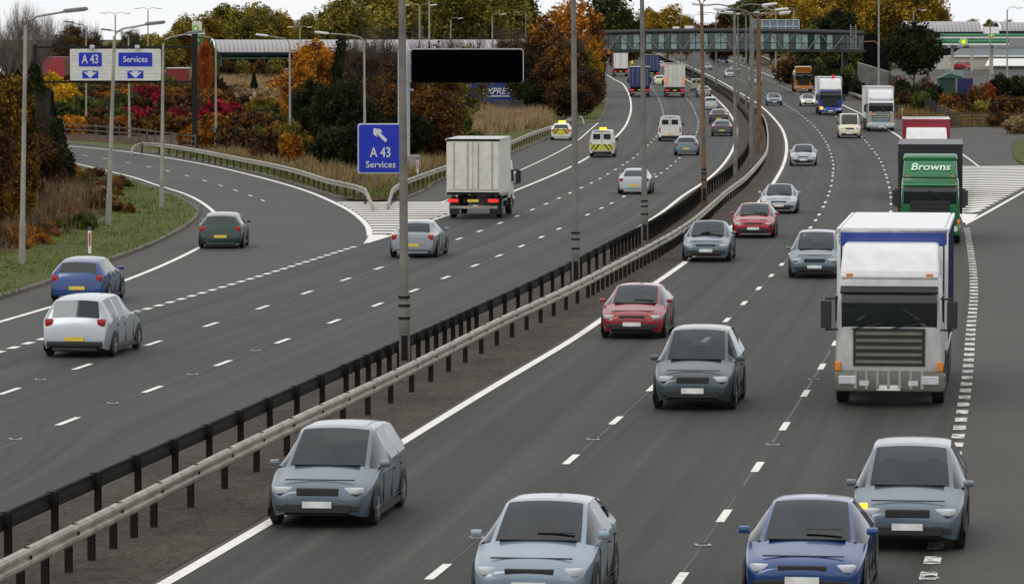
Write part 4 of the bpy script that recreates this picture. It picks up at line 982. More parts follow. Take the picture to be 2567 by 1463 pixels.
def car(label, cat, kind, pm, q, hd, lights=False, group=None, sc_=1.0, glass=None, name='car', plate=True, zs=1.0):
    t = thing(name, label, cat, q, hd, group); t.scale = (sc_, sc_, sc_*zs)
    ms = car_meshes(kind); K_ = KINDS[kind]; st = K_['st']; L_ = K_['L']; gl = glass or M_glass
    addm('body', ms['body'].copy(), pm, t)
    for nm in ('windscreen', 'rear_window', 'side_window', 'side_window2'):
        if len(ms[nm].polygons) and not (kind == 'van' and nm == 'rear_window'): addm('side_window' if nm == 'side_window2' else nm, ms[nm], gl, t)
    xf = L_/2; wb = max(s[4] for s in st); van = kind == 'van'; wr_ = .34 if van else .31
    fx, rx = (xf-.82, -xf+.8) if not van else (xf-.9, -xf+1.1)
    for x in (fx, rx):
        for s in (1, -1):
            mb = MB(); n = 16; r = wr_+.065; y = s*(wb+.017)
            vs = [(x+r*math.cos(math.pi*k/n), y, wr_+r*math.sin(math.pi*k/n)) for k in range(n+1)]+[(x+r, y, .16), (x-r, y, .16)]
            mb.add(vs+[(a, b*.96, c) for a, b, c in vs], [tuple(range(n+1))+(n+2, n+1)]+[(i, i+1, n+3+i+1, n+3+i) for i in range(n)]); obj('wheel_arch', mb, M_black, t)
            wheel(t, x, s*(wb-.075), wr_, .2)
    zf = st[2][1]-.02; zr_ = st[-4][1] if not van else 1.0
    hz = zf-.07 if not van else .86
    for s in (1, -1):
        bp('headlight', t, [((xf-.15, s*.61, hz-.02), (.22, .30, .11), 0, Matrix.Rotation(-s*.5, 3, 'Z'))], M_hlon if lights else M_hl, .03, smooth=True)
        zt_ = (.86 if kind in ('hatch', 'saloon') else .98) if not van else 1.0; 
        xb = {'hatch': -2.0, 'saloon': -2.2, 'estate': -2.17, 'van': -2.49}[kind]
        bp('tail_light', t, [((xb+.03, s*(.70 if not van else .86), zt_-.06), (.14, .22 if not van else .1, .2 if not van else .4), 0, Matrix.Rotation(s*.25, 3, 'Z'))], M_red, .03, smooth=True)
        bp('mirror', t, [((K_['cowl']-.22, s*(wb+.055), (1.0 if not van else 1.3)), (.1, .17, .11 if not van else .26))], pm if not van else M_black, .03, smooth=True)
        bp('door_handle', t, [((-.35, s*(wb+.022), .8 if not van else 1.0), (.16, .02, .03)), ((-1.15 if not van else .6, s*(wb+.02), .82 if not van else 1.0), (.14, .02, .03))], M_black)
    bp('grille', t, [((xf-.06, 0, hz-.04), (.1, .72, .13)), ((xf-.0, 0, .35), (.06, 1.15, .15))]+[((xf-.03, s*.62, .36), (.06, .2, .1)) for s in (1,-1)], M_black, .015)
    bp('cowl', t, [((K_['cowl']+.01, 0, st[5 if kind != 'van' else 4][1]+.0), (.10, 1.15, .02))], M_black, .004)
    bp('bumper', t, [((-xf+.06, 0, .36), (.16, 1.5, .16)), ((-xf+.1, 0, .22), (.2, 1.2, .1))], M_black if van or kind == 'estate' else pm, .03, smooth=True)
    if plate:
        bp('number_plate', t, [((xf+.035, 0, .42), (.015, .5, .11))], M_plw); bp('number_plate', t, [((-xf+(-.03), 0, .50 if kind != 'van' else .62), (.02, .5, .11))], M_ply)
    if glass is M_glassm and not van:
        bp('interior', t, [((-.15,0,.62), (2.6,1.5,.5)), ((.72,0,.86), (.4,1.35,.14))], mat('cabin_dark', (.02,.02,.022), .8), .04)
        for s in (1,-1): bp('seat', t, [((.0,s*.36,.92), (.16,.46,.5), 0, Matrix.Rotation(-.2,3,'Y')), ((-.09,s*.36,1.2), (.1,.26,.2))], mat('seat_fabric', (.04,.042,.048), .85), .04, smooth=True)
        bp('seat', t, [((-1.0,0,.92), (.16,1.25,.42), 0, Matrix.Rotation(-.2,3,'Y'))], MATS['seat_fabric'], .04, smooth=True)
        bp('steering_wheel', t, [((.5,-.36,.95), (.05,.34,.32), 0, Matrix.Rotation(-.5,3,'Y'))], M_black, .02)
    if not van:
        for s in (1,-1): bp('door_line', t, [((x_, s*(wb+.004), .56), (.014,.02,.5)) for x_ in (.78,-.16,-1.1)]+[((-.16, s*(wb+.004), .31), (1.9,.02,.014))], M_black)
        bp('bonnet_line', t, [((xf-.30,0,st[3][1]-.028), (.014,1.2,.02))], M_black)
    bp('underbody', t, [((0,0,.27), (L_*.9,1.5,.12))], M_black)
    for s in (1, -1): bp('sill', t, [((0, s*(wb-.02), .2), (2.2, .06, .1))], M_black)
    bp('wiper', t, [((K_['cowl']-.15, .25, 1.03 if not van else 1.36), (.03, .55, .015), 0, Matrix.Rotation(.0, 3, 'Z'))], M_black)
    if van:
        bp('rear_door', t, [((-2.515, s*.4, 1.2), (.03, .76, 1.5)) for s in (1, -1)], pm, .02); bp('rear_window', t, [((-2.535, s*.4, 1.58), (.02, .55, .42)) for s in (1, -1)], M_glass, .008)
    return t
def head_on(pl, px, rev=False, off=0):
    q = G(*px); e, p, d = nearest(pl, q); a = math.atan2(d.y, d.x)
    return q+Vector((0,0,.006)), a+(math.pi if rev else 0)
P = dict(silver=paint('silver','7C8288'), lsilver=paint('light_silver','A4ABB1'), bluegrey=paint('blue_grey','5C6C78',.3), red=paint('red','A0101C',.1), dred=paint('deep_red','8C1420',.1), dark=paint('charcoal','2A2D30'), green=paint('dark_green','16302C'),
         blue=paint('blue','1B3F78'), navy=paint('navy','10182C'), teal=paint('slate_teal','3A494E',.3), white=paint('white','D8D8D2',0), cream=paint('cream','D5CFB4',0), black=paint('black','101214'), iceblue=paint('ice_blue','8496A4',.3))
Go = 'traffic heading towards the camera'; Ga = 'traffic heading away from the camera'
def inc(label, kind, p, px, cat='car', **k): q, a = head_on(LB, px, True); return car(label, cat, kind, P[p], q, a, group=Go, **k)
def out(label, kind, p, px, cat='car', pl=None, **k): q, a = head_on(pl or LEd, px); return car(label, cat, kind, P[p], q, a, group=Ga, **k)
inc('blue-grey estate car in the lane beside the central reserve, nearest the bottom left', 'estate', 'bluegrey', (850,1290), glass=M_glassm)
inc('light blue-grey car cut off by the bottom edge of the picture', 'hatch', 'iceblue', (1370,1500), glass=M_glassm, zs=1.05)
inc('teal-grey people carrier in the middle lane, behind the nearest estate', 'estate', 'teal', (1755,1010), glass=M_glassm, zs=1.1)
inc('red hatchback on the lane line near the reserve, nearer of the two red cars', 'hatch', 'dred', (1600,838), glass=M_glassm)
inc('silver-blue car beside the central reserve between the two red cars', 'saloon', 'bluegrey', (1778,650), glass=M_glassm, zs=1.06)
inc('bright red hatchback directly behind a silver-blue car, ahead of a pale silver one', 'hatch', 'red', (1893,592), glass=M_glassm)
inc('pale silver car following the farther red hatchback', 'saloon', 'lsilver', (1955,532), glass=M_glassm)
inc('slate-blue estate in the middle lane beside the big white lorry', 'estate', 'bluegrey', (2048,690), glass=M_glassm)
inc('silver hatchback alone in the lane at the bend, below the cluster of columns', 'hatch', 'lsilver', (2014,414), glass=M_glassm)
inc('small silver-blue car in the far bend, right of the column cluster', 'hatch', 'bluegrey', (1940,264))
inc('white saloon with a lit headlight beside the blue-fronted lorry', 'saloon', 'white', (2025,266), lights=True)
inc('white van with a flat pale bonnet ahead of the silver lorry', 'van', 'cream', (2128,345), cat='van')
inc('pale car glimpsed between the reserve columns', 'saloon', 'lsilver', (1893,213))
inc('light silver car in the far group under the footbridge', 'estate', 'lsilver', (1830,196)); inc('blue-grey car behind the light silver one under the footbridge', 'hatch', 'bluegrey', (1842,184)); inc('small grey car farthest left of the oncoming group', 'hatch', 'silver', (1772,176))
# bottom right pair (blue car, grey car with indicator)
q, a = head_on(RE, (2035,1478), True); car('dark blue saloon at the bottom edge, left of the car with the lit orange indicator', 'car', 'saloon', P['blue'], q, a, group=Go, glass=M_glassm)
q, a = head_on(RE, (2285,1345), True); t = car('blue-grey people carrier with lit orange indicator over the block marking at the bottom right', 'car', 'estate', P['bluegrey'], q, a, group=Go, glass=M_glassm)
bp('indicator', t, [((2.12, -.72, .72), (.16, .14, .12))], M_amb, .02)
# outbound
out('silver estate with red tail lamps in the nearside lane at the far left', 'estate', 'lsilver', (235,882), glass=M_glassm)
out('blue car on the slip road beside the left kerb', 'hatch', 'blue', (222,752), pl=SO)
out('dark green car entering the slip road bend', 'hatch', 'green', (562,618), pl=SO)
out('light silver car passing behind the nearest reserve column', 'saloon', 'silver', (1052,640), glass=M_glassm)
out('silver car in the outer lane behind the third reserve column', 'saloon', 'lsilver', (1595,484))
out('grey-blue car beside the white van in the middle of the outbound bend', 'hatch', 'bluegrey', (1722,388))
out('white panel van in the middle lane of the outbound bend', 'van', 'white', (1681,352), cat='van')
out('charcoal saloon nearest the central reserve at the outbound bend', 'saloon', 'dark', (1810,340), pl=LD); out('dark maroon car just ahead of the charcoal saloon', 'saloon', 'black', (1801,309), pl=LD)
out('silver hatchback ahead of the dark maroon car', 'hatch', 'lsilver', (1781,275), pl=LD); out('pale silver car beside the small white van near the rusty column', 'saloon', 'silver', (1764,243), pl=LD)
out('small white van beyond the white box lorry', 'van', 'cream', (1745,228), cat='van', pl=LD, sc_=.8); out('small cream car between the blue lorry and the white box lorry', 'hatch', 'cream', (1653,212), sc_=.95)
out('silver car just beyond the second blue lorry', 'hatch', 'lsilver', (1655,171), pl=LD); out('black car under the footbridge', 'hatch', 'black', (1585,140))
# patrol vehicles
def bar(t, z, lit):
    bp('beacon', t, [((0,0,z), (.3,.55,.16))], M_amby if lit else M_amb, .03)
def chev(t, x, z0, z1, w, m1, m2):
    mb = MB(); mb.box((x, 0, (z0+z1)/2), (.03, w, z1-z0)); obj('reflective_panel', mb, m1, t)
    mb = MB()
    for s in (1, -1):
        for k in range(2):
            y0 = .12+.34*k; mb.add([(x-.022, s*y0, z1), (x-.022, s*(y0+.16), z1), (x-.022, s*min(w/2, y0+.5), z0), (x-.022, s*min(w/2, y0+.34), z0)], [(0,1,2,3)])
    obj('chevron', mb, m2, t, norm=False)
M_cy = mat('chevron_yellow', (.55,.55,.05), .5); M_cr2 = mat('chevron_red', (.28,.02,.012), .5); M_cb = mat('chevron_dark', (.06,.07,.02), .5)
t = out('white patrol car with red and yellow chevrons and lit amber beacon parked by the barrier', 'hatch', 'white', (1409,350), cat='patrol car', pl=LEd, name='patrol_car'); bar(t, 1.5, True); chev(t, -2.09, .55, .95, 1.35, M_cy, M_cr2)
q, a = head_on(LE, (1512,392)); t = car('white recovery van with a broad yellow rear band and amber roof lights', 'van', 'van', P['white'], q, a, group=Ga, sc_=.95, name='recovery_van'); bar(t, 2.15, False); chev(t, -2.56, .55, 1.0, 1.75, M_cy, M_cb)
# parked cars at the services
for lab, k, p, x, y, h in (('red hatchback parked before the cream shop', 'hatch', 'red', 2410, 176, 120), ('white car parked just left of the red hatchback', 'hatch', 'white', 2386, 172, 160), ('pale blue car parked at the left of the shop row', 'hatch', 'iceblue', 2362, 168, 190),
    ('white van parked beyond the end of the footbridge', 'van', 'white', 2240, 168, 170), ('white car parked low behind the dark tree', 'hatch', 'white', 2242, 168, 200), ('white car roof showing above the concrete wall', 'hatch', 'white', 2172, 172, 180),
    ('white pickup parked in front of the long canopy', 'estate', 'white', 660, 197, 165), ('pale car parked behind the white pickup', 'hatch', 'lsilver', 700, 198, 180), ('white van parked at the far left behind the orange tree', 'van', 'white', 30, 194, 175)):
    q = G(x, y); car(lab, 'car' if k != 'van' else 'van', k, P[p], q+Vector((0,0,.12)), R(h), group='vehicles parked at the services', sc_=1.12)

# ------------------------------------------------------------------ lorries
def axle(t, x, w=2.5, r=.5, dual=False):
    for s in (1, -1): wheel(t, x, s*(w/2-.16), r, .3, mat('lorry_rim', (.22,.22,.22), .5, .4))
def lorry(label, q, hd, cabm, boxm, L_=9.0, cab_h=3.0, roof=None, box_h=4.0, box=True, roofm=None, grille='dark', group=Go, rear=None, vis=None, lowm=None, trimm=None, box_w=2.52, tail=None, name='lorry', lamps=M_hl, topm=None, frontm=None):
    """origin at the front axle line of the cab front; body runs backwards along -x"""
    t = thing(name, label, 'lorry', q, hd, group)
    # cab
    mb = MB(); mb.box((-1.05,0,(cab_h+.75)/2), (2.1,2.46,cab_h-.75), 0, .16, taper=(.93,.94)); cab = obj('cab', mb, cabm, t, smooth=True)
    zc_ = cab_h
    sl = Matrix.Rotation(R(4), 3, 'Y')
    bp('windscreen', t, [((-.045,0,zc_-.78), (.07,2.16,.82), 0, sl)], M_glass, .03, smooth=True)
    for s in (1,-1): bp('side_window', t, [((-.75, s*1.205, zc_-.75), (.85,.06,.6))], M_glass, .02)
    bp('sun_visor', t, [((.12,0,zc_-.30), (.26,2.2,.07), 0, Matrix.Rotation(R(28),3,'Y'))], vis or M_black, .02)
    bp('wiper', t, [((.03,y,zc_-1.12), (.03,.7,.03), 0, Matrix.Rotation(.2,3,'X')) for y in (-.5,.35)], M_black)
    g = [((.0,0,1.02+.16*k), (.09,1.5,.075)) for k in range(5)]
    bp('grille', t, g, lowm or M_black, .01); bp('grille_back', t, [((-.03,0,1.35), (.1,1.62,.85))], M_black)
    bp('bumper', t, [((-.02,0,.58), (.42,2.48,.46))], lowm or cabm, .08, smooth=True)
    for s in (1,-1):
        bp('headlight', t, [((.17,s*.93,.62), (.12,.4,.2))], lamps, .03)
        bp('fog_lamp', t, [((.19,s*.55,.55), (.06,.22,.12))], M_hl, .01)
        bp('indicator', t, [((.02,s*1.16,.92), (.14,.12,.2))], M_ambf, .02)
        bp('step', t, [((-.55,s*1.2,.55), (.7,.12,.32))], lowm or M_black, .03)
        bp('mirror', t, [((.12,s*1.42,zc_-.85), (.16,.24,.62)), ((.05,s*1.3,zc_-.5), (.05,.3,.05)), ((.05,s*1.3,zc_-1.2), (.05,.3,.05))], M_black, .02)
    bp('number_plate', t, [((.205,0,.45), (.02,.52,.12))], M_plw)
    bp('roof_marker', t, [((-.1,y,zc_+.03), (.1,.14,.06)) for y in (-.9,.9)], M_ambf)
    if roof:   # wind deflector / high roof pod
        rh = roof; mb = MB(); w1 = 1.12; z0 = zc_-.06
        pr = [(-.05,z0),(-.10,z0+.18),(-.55,z0+rh*.84),(-1.1,z0+rh),(-2.0,z0+rh),(-2.05,z0)]
        n = len(pr); vs = [(x, w1*(1-.06*(z-z0)), z) for x, z in pr]+[(x, -w1*(1-.06*(z-z0)), z) for x, z in pr]
        mb.add(vs, [tuple(range(n)), tuple(range(2*n-1, n-1, -1))]+[(i, i+n, (i+1) % n+n, (i+1) % n) for i in range(n)]); dfl = obj('wind_deflector', mb, roofm or cabm, t)
        bev = dfl.modifiers.new('bevel', 'BEVEL'); bev.width = .07; bev.segments = 3; bev.limit_method = 'ANGLE'
    axle(t, -1.35)
    bp('chassis', t, [((-L_/2,s*.45,.85), (L_-1,.12,.25)) for s in (1,-1)], M_black); bp('fuel_tank', t, [((-3.1,s*.95,.72), (1.1,.45,.5)) for s in (1,-1)], M_galvd, .06, smooth=True)
    for x in ([-L_+1.6, -L_+2.9] if L_ > 8 else [-L_+1.6]): axle(t, x)
    if L_ > 11: axle(t, -3.9); axle(t, -L_+4.2)
    if box:
        x0 = -2.4; b = bp('box_body', t, [(((x0-L_)/2,0,(1.15+box_h)/2), (L_+x0,box_w,box_h-1.15))], boxm, .04)
        tm = trimm or mat('body_trim', (.5,.5,.5), .4, .4)
        bp('corner_trim', t, [((x0+.01,s*(box_w/2-.02),(1.15+box_h)/2), (.1,.08,box_h-1.12)) for s in (1,-1)]+[((x0+.01,0,box_h-.02), (.1,box_w+.02,.09))]+[(((x0-L_)/2,s*(box_w/2),box_h-.03), (L_+x0,.07,.1)) for s in (1,-1)]+[(((x0-L_)/2,s*(box_w/2),1.2), (L_+x0,.06,.12)) for s in (1,-1)], tm)
        bp('side_post', t, [((x0-1.2*k_, s*(box_w/2+.006), (1.15+box_h)/2), (.05,.03,box_h-1.3)) for k_ in range(1, int((L_+x0)/1.2)+1) for s in (1,-1)], boxm)
        if frontm: bp('front_panel', t, [((x0+.03,0,(1.3+box_h)/2-.15), (.06,box_w-.2,box_h-1.75))], frontm, .02)
        if topm: bp('roof_sheet', t, [(((x0-L_)/2,0,box_h+.012), (L_+x0-.1,box_w-.14,.04))], topm)
        bp('side_guard', t, [((-L_/2-.8,s*1.18,.8+.25*k), (L_*.35,.04,.09)) for s in (1,-1) for k in (0,1)], M_galv)
        # rear
        rm = rear or boxm
        for s in (1,-1):
            bp('rear_door', t, [((-L_-.02,s*.61,(1.3+box_h)/2-.02), (.05,1.17,box_h-1.5))], rm, .01)
            bp('door_bar', t, [((-L_-.06,s*.25,(1.3+box_h)/2), (.04,.04,box_h-1.6)), ((-L_-.06,s*.9,(1.3+box_h)/2), (.04,.04,box_h-1.6))], M_galv)
            bp('tail_light', t, [((-L_+.0,s*.95,.86), (.08,.5,.16))], M_redon, .01)
            bp('mudflap', t, [((-L_+.75,s*.95,.45), (.03,.5,.5))], M_black)
        bp('underrun_bar', t, [((-L_+.05,0,.55), (.1,2.3,.12))], M_galv); bp('number_plate', t, [((-L_-.04,0,.86), (.02,.52,.12))], M_ply)
        bp('rear_frame', t, [((-L_+.02,0,box_h-.05), (.1,2.5,.1)), ((-L_+.02,0,1.2), (.1,2.5,.12))], M_galvd)
    return t
def linc(label, px, *a, **k): q, h = head_on(RE, px, True); return lorry(label, q, h, *a, **k)
def lout(label, px, L_, *a, pl=None, **k):
    q, h = head_on(pl or LEd, px); d = Vector((math.cos(h), math.sin(h), 0)); return lorry(label, q+d*L_, h, *a, L_=L_, group=Ga, **k)
M_lw = mat('lorry_white', (.72,.72,.72), .35, 0, .06, coat=.3); M_lbl = paint('lorry_blue', '173A8C', 0); M_lgn = paint('lorry_green', '12693A', 0); M_lor = paint('lorry_orange', 'D9820F', 0)
M_lrd = paint('lorry_red', '8F1424', 0); M_lnv = paint('lorry_navy', '14245C', 0); M_lsv = paint('lorry_silver', 'A9B4B8', .2); M_grm = mat('olive_grey_grille', (.13,.13,.105), .5); M_crm = mat('box_cream', (.62,.61,.55), .5, 0, .08)
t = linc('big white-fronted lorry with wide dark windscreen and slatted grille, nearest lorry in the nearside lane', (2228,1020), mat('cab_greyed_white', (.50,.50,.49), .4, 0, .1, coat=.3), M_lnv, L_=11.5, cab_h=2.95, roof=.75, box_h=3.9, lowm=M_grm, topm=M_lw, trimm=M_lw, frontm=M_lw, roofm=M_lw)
bp('top_band', t, [((-2.36,0,3.72), (.04,2.5,.34)), ((-2.9,0,3.915), (1.1,2.3,.03))], M_lbl)
bp('lower_bars', t, [((.2,y,.62), (.03,.07,.4)) for y in (-.75,-.5,-.25,0,.25,.5,.75)], M_chr)
t = linc('green lorry with curved green roof spoiler and black box body behind the big white lorry', (2331,612), M_lgn, mat('lorry_black', (.012,.012,.018), .4), L_=12.5, cab_h=2.75, roof=.8, box_h=4.0, box_w=2.62, vis=M_lgn, trimm=mat('lorry_black2', (.02,.02,.028), .4))
bp('spoiler', t, [((-.95,0,3.50), (.5,2.2,.26), 0, Matrix.Rotation(R(20),3,'Y'))], M_lgn, .1, smooth=True)
text_obj('Browns', .52, mat('pale_lettering', (.55,.75,.6), .5), t, (-.29,0,3.14), rot=(R(47),0,R(90)), shear=.2, bold=.01)
linc('white-topped lorry with red body edge hidden behind the green lorry', (2322,496), M_lw, M_lrd, L_=11, cab_h=3.0, roof=.8, box_h=4.15, trimm=M_lrd)
t = linc('silver-white lorry with pale bumper and orange panels ahead of the concrete wall', (2208,330), M_lsv, M_lw, L_=11.5, cab_h=2.95, roof=.85, box_h=4.0, roofm=M_lw, lowm=M_lsv, vis=M_lw)
bp('warning_panel', t, [((.04,-.75,1.55), (.05,.5,.2)), ((.04,.8,1.5), (.05,.4,.16))], mat('ochre_panel', (.55,.33,.03), .5), .01)
t = linc('blue-fronted lorry with white roof pod and a glowing orange lamp', (2082,289), M_lbl, M_lw, L_=11, cab_h=2.7, roof=1.15, box_h=3.95, roofm=M_lw)
bp('lit_lamp', t, [((.2,-.95,.75), (.16,.3,.22))], M_amb, .03); bp('red_marker', t, [((-1.2,.3,4.0), (.12,.3,.36))], mat('marker_red', (.7,.03,.02), .4), .03)
t = linc('orange-cabbed tanker lorry with a rounded orange roof, farthest of the lorry queue', (2014,231), M_lor, M_lsv, L_=9.5, cab_h=2.75, roof=.75, box=False)
mb = MB(); mb.tube([(-2.5,0,2.2),(-2.55,0,2.2),(-9.3,0,2.2),(-9.4,0,2.2)], [.4,1.1,1.1,.5], 20); obj('tank', mb, M_lsv, t, smooth=True)
q, h = head_on(LA, (1812,158), True); lorry('dark blue lorry coming under the middle of the footbridge', q, h, M_lnv, M_lnv, L_=9, cab_h=2.8, roof=.5, box_h=3.8)
t = lout('white box lorry with dirty sides in the nearside lane by the hatched nose', (1186,549), 7.5, M_lw, M_crm, cab_h=2.6, box_h=3.75, rear=M_crm, topm=M_lw, pl=LE)
t = lout('white box lorry with orange rear strips in the middle lane near the footbridge', (1692,244), 8.5, M_lw, M_crm, cab_h=2.6, box_h=4.2, topm=M_lw)
bp('orange_strip', t, [((-8.56,s*1.1,2.0), (.04,.2,.9)) for s in (1,-1)]+[((-8.56,s*1.15,4.0), (.04,.15,.3)) for s in (1,)], mat('strip_orange', (.85,.2,.04), .4, emit=(1,.2,.03), es=.4))
t = lout('dark blue box lorry left of the white one near the footbridge', (1604,243), 8.5, M_lnv, M_lnv, cab_h=2.8, box_h=3.75, topm=M_crm, pl=LE)
text_obj('EUROPEAN TRANSPORT', .2, mat('faint_lettering', (.08,.12,.3), .5), t, (-8.56,0,3.1), rot=(R(90),0,R(-90))) if False else None
lout('second dark blue lorry farther on, under the footbridge', (1634,197), 9, M_lnv, M_lnv, cab_h=2.8, box_h=3.9)
lout('white-doored trailer with red side on the far left under the footbridge', (1556,192), 12, M_lrd, M_lrd, cab_h=2.8, box_h=4.1, rear=M_lw, pl=LE)
# motorcyclist ahead of the red trailer
q, a = head_on(LEd, (1585,171)); t = thing('motorcycle', 'motorcycle between the red trailer and the second blue lorry', 'motorcycle', q, a)
wheel(t, .7, .06, .32, .12); wheel(t, -.7, .06, .32, .14); bp('frame', t, [((0,0,.62), (1.1,.26,.34)), ((.6,0,.95), (.12,.6,.08))], M_black, .05); bp('tail_light', t, [((-.85,0,.8), (.06,.12,.08))], M_redon)
p_ = thing('person', 'motorcyclist in a yellow high-visibility jacket and dark helmet', 'person', q, a)
sk = bpy.data.meshes.new('rider'); V_ = [(-.25,0,.85),(-.12,0,1.12),(-.02,0,1.38),(.03,0,1.48),(.08,0,1.6),(.0,.2,1.36),(.25,.3,1.15),(.55,.28,1.0),(.0,-.2,1.36),(.25,-.3,1.15),(.55,-.28,1.0),(-.2,.14,.85),(.2,.24,.8),(.0,.22,.42),(.12,.22,.36),(-.2,-.14,.85),(.2,-.24,.8),(.0,-.22,.42),(.12,-.22,.36)]
sk.from_pydata(V_, [(0,1),(1,2),(2,3),(3,4),(2,5),(5,6),(6,7),(2,8),(8,9),(9,10),(0,11),(11,12),(12,13),(13,14),(0,15),(15,16),(16,17),(17,18)], [])
o = bpy.data.objects.new('body', sk); COL.objects.link(o); o.parent = p_; o.modifiers.new('s', 'SKIN'); o.modifiers.new('u', 'SUBSURF').levels = 1
for i, r_ in enumerate([.16,.17,.17,.07,.11,.09,.06,.04,.09,.06,.04,.11,.09,.07,.05,.11,.09,.07,.05]): sk.skin_vertices[0].data[i].radius = (r_, r_)
sk.skin_vertices[0].data[0].use_root = True; sk.materials.append(mat('hi_vis_yellow', (.75,.62,.05), .6))
mb = MB(); mb.box((.1,0,1.64), (.3,.26,.3), 0, .1); obj('helmet', mb, M_black, p_, smooth=True)

# parked trailers at the services
def trailer(label, x0, x1, y0, yb, Y, m, depth=8, text=None, endm=None, roofm=None, yaw=0, name='trailer'):
    a = A(x0, y0, Y); b = A(x1, yb, Y); w_ = b.x-a.x; zg = zr(Y); root = Vector(((a.x+b.x)/2, Y, zg)); h = a.z-zg
    t = thing(name, label, 'trailer', root, yaw); 
    bp('box_body', t, [((0,0,(h+1.1)/2), (w_, 2.5 if depth is None else depth, h-1.1))], m, .04)
    bp('roof_edge', t, [((0,0,h+.02), (w_+.04, (depth or 2.5)+.04, .08))], roofm or M_galv)
    bp('chassis', t, [((0,0,.95), (w_*.96, 1.2, .25))], M_black)
    for x in (-w_/2+1, w_/2-1): 
        for s in (1,-1):
            if w_ > 4: wheel(t, x, s*1.0, .5, .3).location.y = s*(depth or 2.5)/2*.9
    if endm: bp('end_post', t, [((w_/2+.1,-.05,(h+1)/2+.5), (.32,(depth or 2.5)*1.0,h))], endm, .02)
    return t, h, w_
Yt = 470
t, h, w_ = trailer('blue trailer lettered EXPRESS with a red end post behind the black message sign', 1170, 1309, 196, 250, Yt, mat('trailer_blue', (.006,.03,.16), .4), 2.5, endm=M_lrd)
a = A(1247, 229, Yt); text_obj('EXPRESS', .95, M_signw, t, (a.x-t.location.x, -1.28, a.z-t.location.z), shear=.3, sx=.93, bold=.02)
bp('underline', t, [((a.x-t.location.x+.05, -1.28, a.z-t.location.z-.5), (2.6,.03,.13))], M_signw)
trailer('red trailer parked behind the yellow tree at the far left', 116, 169, 144, 195, 640, M_lrd, 9, roofm=M_lrd)
trailer('low red trailer with a bright white roof behind the gantry leg', 420, 476, 171, 198, 600, mat('dull_red', (.16,.01,.008), .5), 4, roofm=M_white)
trailer('dark lorry trailer behind the orange tree at the far left', 34, 62, 176, 200, 700, mat('ink_blue', (.02,.02,.04), .5), 6)
# green shed and blue container
Y = 525; root = Vector((A(2372,230,Y).x, Y, zr(Y))); s = thing('shed', 'dark green shed with a shallow roof below the red parked car', 'shed', root); a = A(2352,196,Y)-root; b = A(2392,196,Y)-root
bp('wall', s, [(((a.x+b.x)/2,0,a.z/2), (b.x-a.x,3,a.z))], mat('shed_green', (.006,.045,.03), .6)); mb = MB(); mb.prism([(a.x-.2,a.z),(a.x+1.2,a.z+.55),(b.x+.8,a.z+.2),(b.x+.8,a.z)], 3.4); obj('roof', mb, mat('shed_roof', (.01,.09,.05), .5), s)
Y = 530; root = Vector((A(2415,230,Y).x, Y, zr(Y))); s = thing('container', 'navy blue container beside the green shed', 'container', root); a = A(2393,196,Y)-root; b = A(2441,196,Y)-root
bp('body', s, [(((a.x+b.x)/2,0,a.z/2), (b.x-a.x-.1,2.6,a.z))], mat('container_navy', (.008,.012,.09), .6), .02); bp('corner_post', s, [((x,-1.32,a.z/2), (.14,.1,a.z+.05)) for x in (a.x+.1, b.x-.15)], M_galv)
Y = 720; root = Vector((A(2400,200,Y).x, Y, zr(Y))); s = thing('crate_stack', 'pale grey wire cages stacked below the red parked car', 'cage', root)
for k in range(4):
    a = A(2377+k*11,178,Y)-root; bp('cage', s, [((a.x,0,a.z-.75), (.72,1,1.5))], mat('cage_grey', (.22,.26,.26), .6), .02)

